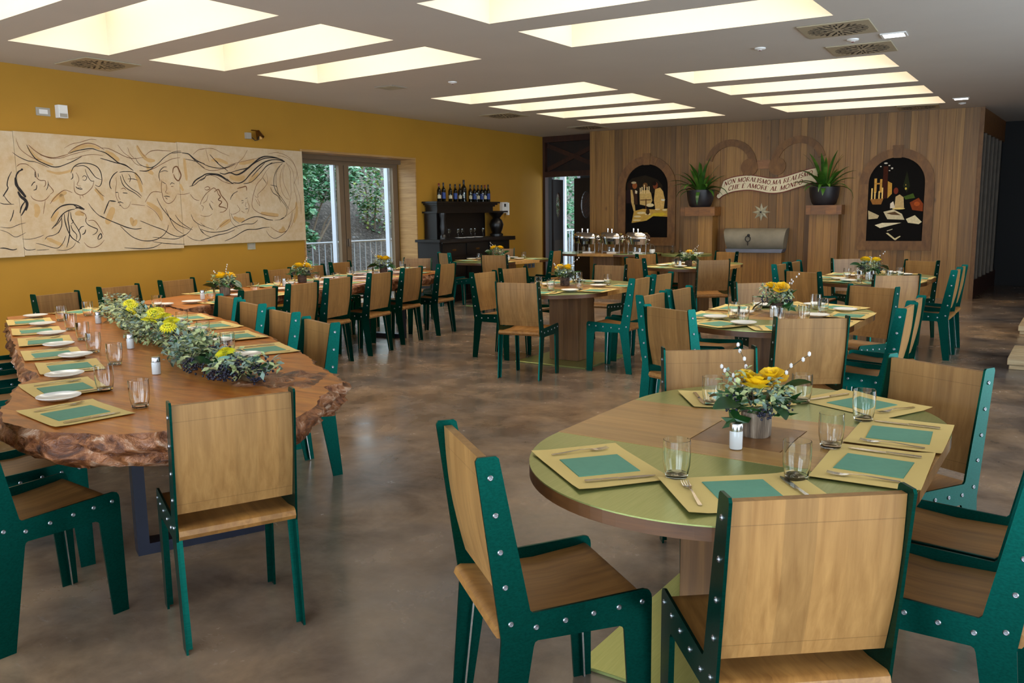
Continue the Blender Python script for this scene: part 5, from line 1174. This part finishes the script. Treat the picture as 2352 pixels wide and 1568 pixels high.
for x, y, z, lb in ((-3.66, 2.31, .7605, 'salt shaker on the near slab, closest to the viewer'), (-4.53, 2.71, .7605, 'salt shaker on the near slab, middle of three'), (-5.85, 3.27, .7605, 'salt shaker on the near slab, farthest of three'), (-6.66, 4.72, .7655, 'nearer salt shaker on the far slab'), (-7.1, 6.05, .7655, 'farther salt shaker on the far slab'),
  (-.88, 2.535, .7515, 'salt shaker on the nearest oval table by the flowers'), (-1.81, 5.91, .7515, 'salt shaker on the second right-hand table'), (-1.93, 9.55, .7515, 'salt shaker on the table before the right arch'), (-4.60, 10.80, .7515, 'salt shaker on the table before the basin'), (-7.75, 11.25, .7515, 'salt shaker on the table by the sideboard')):
    t = thing('salt_shaker', lb, 'salt shaker', (x, y, z), 0, 'salt shakers'); obj('salt_fill', sm, t); obj('glass_body', sg, t); obj('cap', sc_, t)
# ------------------------------------------------------------------ flowers
M['ivy'] = plain('ivy_leaf', sr(34, 78, 34), .3, 0, .4, 20); M['bay'] = plain('glossy_bay_leaf', sr(26, 62, 30), .28, 0, .3, 14); M['euca'] = plain('blue_eucalyptus_leaf', sr(108, 148, 130), .5, 0, .2, 14)
M['vari'] = plain('variegated_leaf', sr(178, 188, 132), .5, 0, .35, 40); M['grey_leaf'] = plain('silver_leaf', sr(130, 152, 138), .6, 0, .25, 30); M['darkleaf'] = plain('dark_small_leaf', sr(40, 70, 36), .4, 0, .4, 30)
M['rose'] = plain('yellow_petal', sr(240, 192, 20), .5, 0, .18, 25); M['mum'] = plain('lemon_petal', sr(240, 226, 40), .5, 0, .12, 25); M['mumc'] = plain('flower_eye', sr(176, 176, 20), .7, 0, .2, 40)
M['berry'] = plain('blue_black_berry', sr(34, 36, 56), .3, 0, .4, 60); M['willow'] = plain('willow_catkin', sr(214, 208, 206), .9, 0, .1, 30); M['stem'] = plain('brown_stem', sr(92, 72, 44), .7, 0, .2, 20); M['redbud'] = plain('dark_red_bud', sr(112, 26, 30), .5, 0, .2, 20)
tt = NT('log_bark'); v = tt.coords((40, 40, 4)); f = tt.noise(v, 1.2, 5, .6); tt.col(tt.ramp(f, (.3, sr(58, 46, 38)), (.5, sr(128, 110, 92)), (.7, sr(178, 160, 140)))); tt.set(Roughness=.8); tt.bump(f, .6, .01); M['log'] = tt.m
tt = NT('dark_log_bark'); v = tt.coords((30, 30, 30)); f = tt.noise(v, 1.2, 5, .6); tt.col(tt.ramp(f, (.3, sr(34, 24, 22)), (.7, sr(112, 86, 70)))); tt.set(Roughness=.8); tt.bump(f, .6, .01); M['log2'] = tt.m
def leafshape(L, w_, fold, n=6, bend=.3):
    mb = MB(); vs = []
    for i in range(n+1):
        s = i/n; h = w_*sin(pi*min(1, s*.94+.03))**.8; z = bend*L*s*(1-s); vs += [(-h, L*s, z+fold*h), (0, L*s, z), (h, L*s, z+fold*h)]
    mb.add(vs, [f for i in range(n) for f in ((3*i, 3*i+1, 3*i+4, 3*i+3), (3*i+1, 3*i+2, 3*i+5, 3*i+4))]); return mb
ivy_p = [(0, 0), (.022, -.012), (.030, .006), (.016, .018), (.026, .034), (.010, .034), (0, .058), (-.010, .034), (-.026, .034), (-.016, .018), (-.030, .006), (-.022, -.012)]
mb = MB(); mb.add([(0, .02, .004)]+[(x, y, -.004*(i % 2)) for i, (x, y) in enumerate(ivy_p)], [(0, 1+i, 1+(i+1) % 12) for i in range(12)])
fm = {'ivy': mb.mesh('ivy_leaf', 'ivy'), 'bay': leafshape(.085, .021, .3).mesh('bay_leaf', 'bay', smooth='all'), 'euca': leafshape(.08, .023, .15).mesh('eucalyptus_leaf', 'euca', smooth='all')}
def rose_mesh(seed):
    rg = random.Random(seed); mb = MB()
    for ring, (n, r, tilt, h) in enumerate(((3, .006, 82, .018), (5, .012, 66, .022), (6, .018, 46, .024), (7, .023, 22, .024))):
        for k in range(n):
            a = 2*pi*k/n+ring*.5+rg.uniform(-.15, .15); w_ = r*1.05+.004; vs = []
            for j in range(4):
                s = j/3; rr = r*.55+cos(radians(tilt))*h*s+.002*s*s; z = sin(radians(tilt))*h*s+(.012-.003*ring)
                for k2 in (-1, 0, 1): b = a+k2*w_/max(.008, rr+.004)*(.55+.3*s); vs.append((rr*cos(b), rr*sin(b), z-.003*abs(k2)*s+rg.uniform(-.001, .001)))
            mb.add(vs, [(3*j+q, 3*j+q+1, 3*j+q+4, 3*j+q+3) for j in range(3) for q in (0, 1)])
    mb.ball((0, 0, .014), .010, 8); return mb.mesh('rose', 'rose', smooth='all')
fm['rose'] = rose_mesh(1); fm['rose2'] = rose_mesh(2)
mb = MB()
for ring, (n, r, z) in enumerate(((18, .034, .004), (16, .026, .010), (10, .016, .014))):
    for k in range(n):
        a = 2*pi*k/n+ring*.2; w_ = .0045; c_, s_ = cos(a), sin(a); P = [(.006, 0, .006), (r*.7, w_, z+.003), (r, 0, z-.002), (r*.7, -w_, z+.003)]
        mb.add([(x*c_-y*s_, x*s_+y*c_, zz) for x, y, zz in P], [(0, 1, 2, 3)])
mb.k = 1; mb.ball((0, 0, .012), .008, 8); fm['mum'] = mb.mesh('chrysanthemum', 'mum', 'mumc')
def berries(seed, n, R):
    rg = random.Random(seed); mb = MB()
    for i in range(n):
        d = Vector((rg.gauss(0, 1), rg.gauss(0, 1), rg.gauss(0, .8))).normalized()*R*rg.uniform(.5, 1); mb.ball((d.x, d.y, d.z), rg.uniform(.0035, .005), 6)
    return mb.mesh('berry_cluster', 'berry', smooth='all')
fm['berry'] = berries(1, 38, .030); fm['berry2'] = berries(2, 44, .036)
def twig_mesh(seed, L):
    rg = random.Random(seed); mb = MB(); P = []; p = Vector((0, 0, 0)); d = Vector((.35, 0, 1)).normalized()
    for i in range(8): P.append(p.copy()); p = p+d*L/7; d = (d+Vector((.10, rg.uniform(-.05, .05), -.05))).normalized()
    mb.tube(P, [.002-.0001*i for i in range(8)], 4); mb.k = 1
    for i in range(3, 8): q = P[i]; mb.ball((q.x+.005*(-1)**i, q.y, q.z), .006, 6, (1, 1, 1.5))
    return mb.mesh('willow_twig', 'stem', 'willow', smooth='all')
fm['twig'] = twig_mesh(3, .24); fm['twig2'] = twig_mesh(5, .17)
def rot_to(o, d, roll=0):
    o.rotation_mode = 'QUATERNION'; o.rotation_quaternion = Vector(d).to_track_quat('Y', 'Z') @ Matrix.Rotation(roll, 3, 'Y').to_quaternion()
def small_foliage(parent, blobs, seed, L, mats_):
    rg = random.Random(seed); mb = MB()
    for c_, R, n, kk in blobs: leafy(mb, c_, R, n, L, rg, kk, .6)
    return tag(mb.build('small_foliage', *mats_, parent=parent), kind='stuff')
def bouquet(x, y, z, label, seed, nrose, willow=2, dark=False, k=1.0, ivy=10, nb=3):
    rg = random.Random(seed); t = thing('flower_arrangement', label, 'flowers', (x, y, z), rg.uniform(0, 6), 'flower arrangements on the tables')
    mb = MB(); n = 18; prof = [(.046, 0), (.049, .004), (.050, .03), (.050, .078), (.047, .084), (.040, .084), (.038, .07)]; mb.lathe(prof, n)
    mb.v = [(px*(1+.08*noise.noise(Vector((px*30, py*30, seed)))), py*(1+.08*noise.noise(Vector((px*30+5, py*30, seed)))), pz) for px, py, pz in mb.v]
    mb.build('log_pot', 'log2' if dark else 'log', parent=t, smooth=True)
    small_foliage(t, [((0, 0, .13), (.10*k, .10*k, .05*k), 210, (0, 1, 2)), ((.05, .02, .17), (.07*k, .07*k, .05*k), 110, (0, 0, 1)), ((-.06, 0, .16), (.06, .06, .05), 90, (1, 1, 0))], seed, .03, ('vari', 'grey_leaf', 'darkleaf'))
    for i in range(ivy):
        a = 2*pi*i/ivy+rg.uniform(-.3, .3); r = rg.uniform(.05, .085)*k; o = obj('ivy_leaf' if i % 3 else 'bay_leaf', fm['ivy' if i % 3 else 'bay'], t, (r*cos(a), r*sin(a), rg.uniform(.075, .14))); o.scale = (1.4*k,)*3
        rot_to(o, (cos(a), sin(a), rg.uniform(-.7, .5)), rg.uniform(-.7, .7))
    for i in range(nrose):
        a = 2*pi*i/max(1, nrose)+rg.uniform(-.4, .4); r = .045*k if nrose > 1 else .02; o = obj('rose', fm['rose' if i % 2 else 'rose2'], t, (r*cos(a), r*sin(a), .165+rg.uniform(0, .02))); o.scale = (1.45*k,)*3
        o.rotation_euler = (rg.uniform(-.4, .4), rg.uniform(-.4, .4), a)
    for i in range(nb):
        a = 2*pi*i/nb+1.1; o = obj('berry_cluster', fm['berry' if i % 2 else 'berry2'], t, (.085*k*cos(a), .085*k*sin(a), rg.uniform(.09, .12)))
    for i in range(willow):
        a = rg.uniform(0, 6); o = obj('willow_twig', fm['twig' if i % 2 == 0 else 'twig2'], t, (.02*cos(a), .02*sin(a), .10)); o.rotation_euler.z = a
    return t
bouquet(-.88, 2.73, TZ+.0015, 'flowers in a pale log pot on the nearest table', 11, 3, 3, False, 1.05, 14, 4)
bouquet(-1.86, 6.16, TZ+.0015, 'flowers in a bark pot on the second right-hand table', 12, 2, 2, True, 1.15, 8, 3)
bouquet(-4.50, 7.56, TZ+.0015, 'flowers in a log pot on the middle table', 13, 3, 2, True, 1.1, 9, 2)
bouquet(-1.95, 9.78, TZ+.0015, 'flowers on the table before the right arch', 14, 2, 2, True, 1.2, 12, 3)
bouquet(-4.58, 11.05, TZ+.0015, 'flowers on the table before the stone basin', 15, 1, 1, True, 1.2, 8, 2)
bouquet(-8.07, 11.38, TZ+.0015, 'flowers on the table by the black sideboard', 16, 3, 2, True, 1.25, 8, 2)
bouquet(-6.80, 5.07, .7655, 'nearest flowers on the far slab, with arching willow', 17, 3, 2, False, 1.15, 12, 3)
bouquet(-7.30, 6.48, .7655, 'middle flowers on the far slab', 18, 3, 1, True, 1.15, 10, 3)
bouquet(-7.50, 8.03, .7655, 'farthest flowers on the far slab, before the window', 19, 3, 1, True, 1.2, 10, 3)
# long garland on the near slab
t = thing('flower_garland', 'long garland of variegated leaves, berries and yellow daisies', 'garland', (-4.6, 2.98, .7605)); o3 = t.location.copy(); rg = random.Random(21)
GP = catmull([(-6.42, 3.74), (-5.75, 3.42), (-5.1, 3.16), (-4.55, 2.93), (-3.96, 2.68), (-3.45, 2.47), (-3.02, 2.36)], 8)
def gp(s):
    i = min(len(GP)-2, int(s*(len(GP)-1))); f = s*(len(GP)-1)-i; return Vector((GP[i][0]+(GP[i+1][0]-GP[i][0])*f, GP[i][1]+(GP[i+1][1]-GP[i][1])*f, .76))-Vector((o3.x, o3.y, .7605))
MB().tube([gp(i/20)+Vector((0, 0, .03)) for i in range(21)], .012, 5).build('garland_core', 'stem', parent=t)
bl = []
for i in range(34):
    s = i/33; p = gp(s); e = 1 if s < .8 else .45; bl.append(((p.x+rg.uniform(-.05, .05), p.y+rg.uniform(-.06, .06), .065+rg.uniform(-.01, .04)), (.125, .125, .065*e+.01), int(120*e), rg.choice(((0, 0, 1), (0, 1, 2), (0, 0, 2), (1, 1, 0)))))
small_foliage(t, bl, 22, .042, ('vari', 'grey_leaf', 'darkleaf'))
for i in range(26):
    s = rg.uniform(.02, 1) if i > 6 else 1-.05*i*.3; p = gp(s)+Vector((rg.uniform(-.1, .1), rg.uniform(-.11, .11), .045+rg.uniform(0, .04))); o = obj('berry_cluster', fm[rg.choice(('berry', 'berry2'))], t, p); o.rotation_euler = (rg.uniform(0, 6), rg.uniform(0, 6), 0); o.scale = (1.35,)*3
for s, dl, z in ((.30, -.06, .13), (.32, -.09, .10), (.42, .04, .13), (.47, -.03, .14), (.49, -.09, .11), (.53, -.01, .14), (.60, -.02, .14), (.62, -.07, .12), (.90, -.01, .09), (.22, .0, .12), (.40, .06, .12)):
    p = gp(s); o = obj('chrysanthemum', fm['mum'], t, (p.x+dl*-.3, p.y+dl, z+.03)); o.scale = (1.5,)*3; o.rotation_euler = (rg.uniform(.3, .8), rg.uniform(-.4, .4), rg.uniform(0, 6))
for i in range(7):
    p = gp(rg.uniform(.3, .75)); o = obj('red_bud', MB().ball((0, 0, 0), .011, 8).mesh('red_bud', 'redbud', smooth='all'), t, (p.x+rg.uniform(-.06, .06), p.y+rg.uniform(-.06, .06), .10))
for i in range(22):
    s = .74+.26*(i/21); p = gp(s); a = rg.uniform(0, 2*pi); o = obj('bay_leaf' if i % 2 else 'eucalyptus_leaf', fm['bay' if i % 2 else 'euca'], t, (p.x+.04*cos(a), p.y+.04*sin(a), .035+rg.uniform(0, .05))); o.scale = (1.25,)*3; rot_to(o, (cos(a), sin(a), rg.uniform(-.1, .7)), rg.uniform(-.8, .8))
for i in range(4):
    p = gp(.02*i); a = rg.uniform(1, 5); o = obj('bay_leaf', fm['bay'], t, (p.x+.03*cos(a), p.y+.03*sin(a), .05)); rot_to(o, (cos(a), sin(a), .4))
# ------------------------------------------------------------------ ceiling fittings
M['ventplate'] = plain('ventilation_plate', sr(178, 166, 140), .5, 0, .04); mb = MB(); M['lampglow'] = None
def slots(z):
    mb = MB()
    for ring, (r0, r1, n) in enumerate(((.05, .12, 8), (.10, .18, 12), (.15, .215, 20), (.20, .255, 28))):
        for k in range(n):
            a = 2*pi*(k+.5*(ring % 2))/n; m = Matrix.Rotation(a, 4, 'Z'); mb.box(r0, r1, -.008, .008, z-.001, z, m)
    return mb
vp = MB().bbox(-.3, .3, -.3, .3, -.012, -.0005, .004).mesh('vent_plate', 'ventplate'); vs_ = slots(-.0122).mesh('slot_ring', 'black')
for x, y, a, lb in ((-2.0, 8.15, 4, 'nearer square ceiling vent at the upper right'), (-2.03, 9.27, 4, 'second square ceiling vent at the upper right'), (-2.41, 15.1, 6, 'square ceiling vent by the right arched picture'), (-8.64, 5.07, 0, 'square ceiling vent above the mural'), (-8.08, 11.66, 0, 'square ceiling vent in front of the sideboard'), (-7.98, 14.3, 0, 'square ceiling vent near the doorway corner')):
    t = thing('ceiling_vent', lb, 'vent', (x, y, CEIL), radians(a), 'square ceiling vents'); obj('vent_plate', vp, t); tag(obj('slot_ring', vs_, t), kind='stuff')
tt = NT('lamp_diffuser'); tt.set(Emission_Strength=6.0); tt.b.inputs['Emission Color'].default_value = (1, .97, .95, 1); tt.b.inputs['Base Color'].default_value = (.9, .9, .9, 1); M['lampglow'] = tt.m
for x, y, lb in ((-1.64, 8.75, 'nearer small square ceiling lamp'), (-1.72, 14.38, 'farther small square ceiling lamp')):
    t = thing('ceiling_lamp', lb, 'lamp', (x, y, CEIL), radians(4)); mb = MB()
    for a in ((-.11, -.09, -.11, .11), (.09, .11, -.11, .11), (-.09, .09, -.11, -.09), (-.09, .09, .09, .11)): mb.box(*a, -.01, 0)
    mb.build('trim_ring', 'white', parent=t); MB().box(-.09, .09, -.09, .09, -.006, -.001).build('diffuser', 'lampglow', parent=t)
for x, y, lb in ((-2.85, 8.6, 'ceiling smoke detector left of the vents'), (-6.55, 8.35, 'ceiling smoke detector above the far slab'), (-2.0, 8.73, 'ceiling sensor between the two upper right vents'), (-1.78, 15.0, 'ceiling sensor above the timber corner')):
    t = thing('smoke_detector', lb, 'detector', (x, y, CEIL)); MB().lathe([(.055, 0), (.055, -.010), (.05, -.015), (.022, -.02), (.02, -.024)], 16).build('housing', 'white', parent=t, smooth=True); MB().lathe([(.012, -.024), (.012, -.028)], 8).build('sensor_tip', 'redbud', parent=t)
t = thing('ceiling_speaker', 'flat square ceiling grille above the far slab', 'speaker', (-7.42, 8.2, CEIL)); MB().bbox(-.15, .15, -.15, .15, -.01, -.0005).build('frame', 'greyplastic', parent=t); MB().box(-.11, .11, -.11, .11, -.012, -.0095).build('grille', 'pewter', parent=t)
# ------------------------------------------------------------------ buffet
def chafing(x, y, rz, label, front):
    t = thing('chafing_dish', label, 'chafing dish', (x, y, TZ+.0015), rz, 'steel chafing dishes on the buffet'); W_, D_ = .175, .15
    def rr(z0, z1, e0, e1, nm, m='chrome', n=5, dome=False):
        mb = MB(); P = []
        N = 24
        for j in range(n+1):
            s = j/n; z = z0+(z1-z0)*s; e = e0+(e1-e0)*(s**2.5 if dome else s)
            for i in range(N):
                a = 2*pi*i/N; c_, s_ = cos(a), sin(a); P.append(((W_-e)*abs(c_)**.35*(1 if c_ > 0 else -1), (D_-e)*abs(s_)**.35*(1 if s_ > 0 else -1), z))
        mb.add(P, [(j*N+i, j*N+(i+1) % N, (j+1)*N+(i+1) % N, (j+1)*N+i) for j in range(n) for i in range(N)]+[tuple(range(N-1, -1, -1)), tuple(n*N+i for i in range(N))]); return mb.build(nm, m, parent=t, smooth=True)
    pan = rr(.17, .28, .02, .0, 'water_pan'); MB().box(-.07, .05, -.158, -.148, .225, .26).build('badge', 'black', parent=pan)
    rr(.28, .288, -.008, -.008, 'rim', 'shaker_cap', 1); lid = rr(.288, .38, .004, .05, 'lid', dome=True); MB().lathe([(.012, .375), (.012, .41), (.02, .415), (.02, .45), (.014, .455)], 12, c=(-.03, 0, 0)).build('lid_knob', 'chrome', parent=lid, smooth=True)
    for sx in (-1, 1):
        for sy in (-1, 1): MB().tube([(sx*(W_-.01), sy*(D_-.02), .19), (sx*(W_-.01), sy*(D_-.01), .1), (sx*(W_-.01), sy*(D_), .0)], .008, 6).build('leg', 'shaker_cap', parent=t, smooth=True)
        MB().tube([(sx*W_, -.04, .25), (sx*(W_+.03), -.04, .25), (sx*(W_+.03), .04, .25), (sx*W_, .04, .25)], .006, 6).build('handle', 'chrome', parent=t)
    MB().bbox(-.09, .09, -.12, .06, .002, .03).build('burner_tray', 'white' if front else 'shaker_cap', parent=t); MB().lathe([(.035, .03), (.035, .10), (.03, .105)], 14).build('burner', 'chrome', parent=t, smooth=True)
for x, lb in ((-7.76, 'left front chafing dish on the buffet'), (-7.25, 'middle front chafing dish on the buffet'), (-6.72, 'right front chafing dish on the buffet')): chafing(x, 13.93, radians(8), lb, True)
for x, lb in ((-8.12, 'left rear chafing dish on the buffet'), (-7.56, 'middle rear chafing dish on the buffet'), (-7.02, 'right rear chafing dish on the buffet')): chafing(x, 14.36, radians(8), lb, False)
t = thing('sugar_bowl', 'small white handled bowl on a saucer at the buffet end', 'bowl', (-6.53, 14.06, TZ+.0015)); MB().lathe([(.04, 0), (.09, .012), (.09, .016), (.04, .01)], 20).build('saucer', 'ceramic', parent=t, smooth=True); MB().lathe([(.03, .012), (.05, .03), (.055, .06), (.05, .08), (.045, .08)], 18).build('bowl', 'ceramic', parent=t, smooth=True)
MB().tube([(.05*cos(a), 0, .08+.09*sin(a)) for a in [pi*i/10 for i in range(11)]], .005, 5).build('handle', 'shaker_cap', parent=t)
M['oil'] = plain('amber_oil', sr(60, 34, 10), .1, 0, .1)
for k, (x, lb) in enumerate(((-6.22, 'left cruet on the small side table'), (-6.10, 'right cruet on the small side table'))):
    t = thing('cruet', lb, 'cruet', (x, 14.25+.08*k, .7505), 0, 'cruets on the side table'); MB().lathe([(.035, .002), (.04, .01), (.04, .07), (.02, .1), (.012, .13), (.018, .16)], 14).build('glass_body', 'glass', parent=t, smooth=True); MB().lathe([(.034, .004), (.037, .012), (.037, .055)], 14).build('oil', 'oil', parent=t, smooth=True)
t = thing('serving_tray', 'flat white tray on the small side table', 'tray', (-5.82, 14.25, .7505), radians(8)); MB().bbox(-.16, .16, -.11, .11, 0, .012).build('tray_base', 'ceramic', parent=t)
mb = MB()
for a in ((-.16, -.15, -.11, .11), (.15, .16, -.11, .11), (-.15, .15, -.11, -.10), (-.15, .15, .10, .11)): mb.box(*a, .0125, .025)
mb.build('tray_rim', 'ceramic', parent=t)
# ------------------------------------------------------------------ wooden platforms at the right edge
M['pale_timber'] = wood('pale_timber', sr(150, 124, 88), sr(196, 176, 140), (1.5, 14, 14), rough=.7, rnd=.15)
M['rust'] = wood('reddish_board', sr(120, 66, 30), sr(160, 96, 52), (2, 12, 12), rough=.6, rnd=.1)
for x, y, lb in ((-.55, 8.98, 'nearer pale timber platform on the floor at the right edge'), (-.62, 11.55, 'farther pale timber platform on the floor at the right edge')):
    t = thing('timber_platform', lb, 'platform', (x, y, 0))
    MB().bbox(.015, 1.2, .015, .885, 0, .04).build('lower_frame', 'pale_timber', parent=t)
    for k in range(4): MB().bbox(0, 1.2, .0+k*.225, .22+k*.225, .042, .105, .004).build('plank', 'pale_timber', parent=t)
    MB().bbox(.25, 1.1, .25, .65, .106, .118, .003).build('inset_board', 'rust', parent=t)
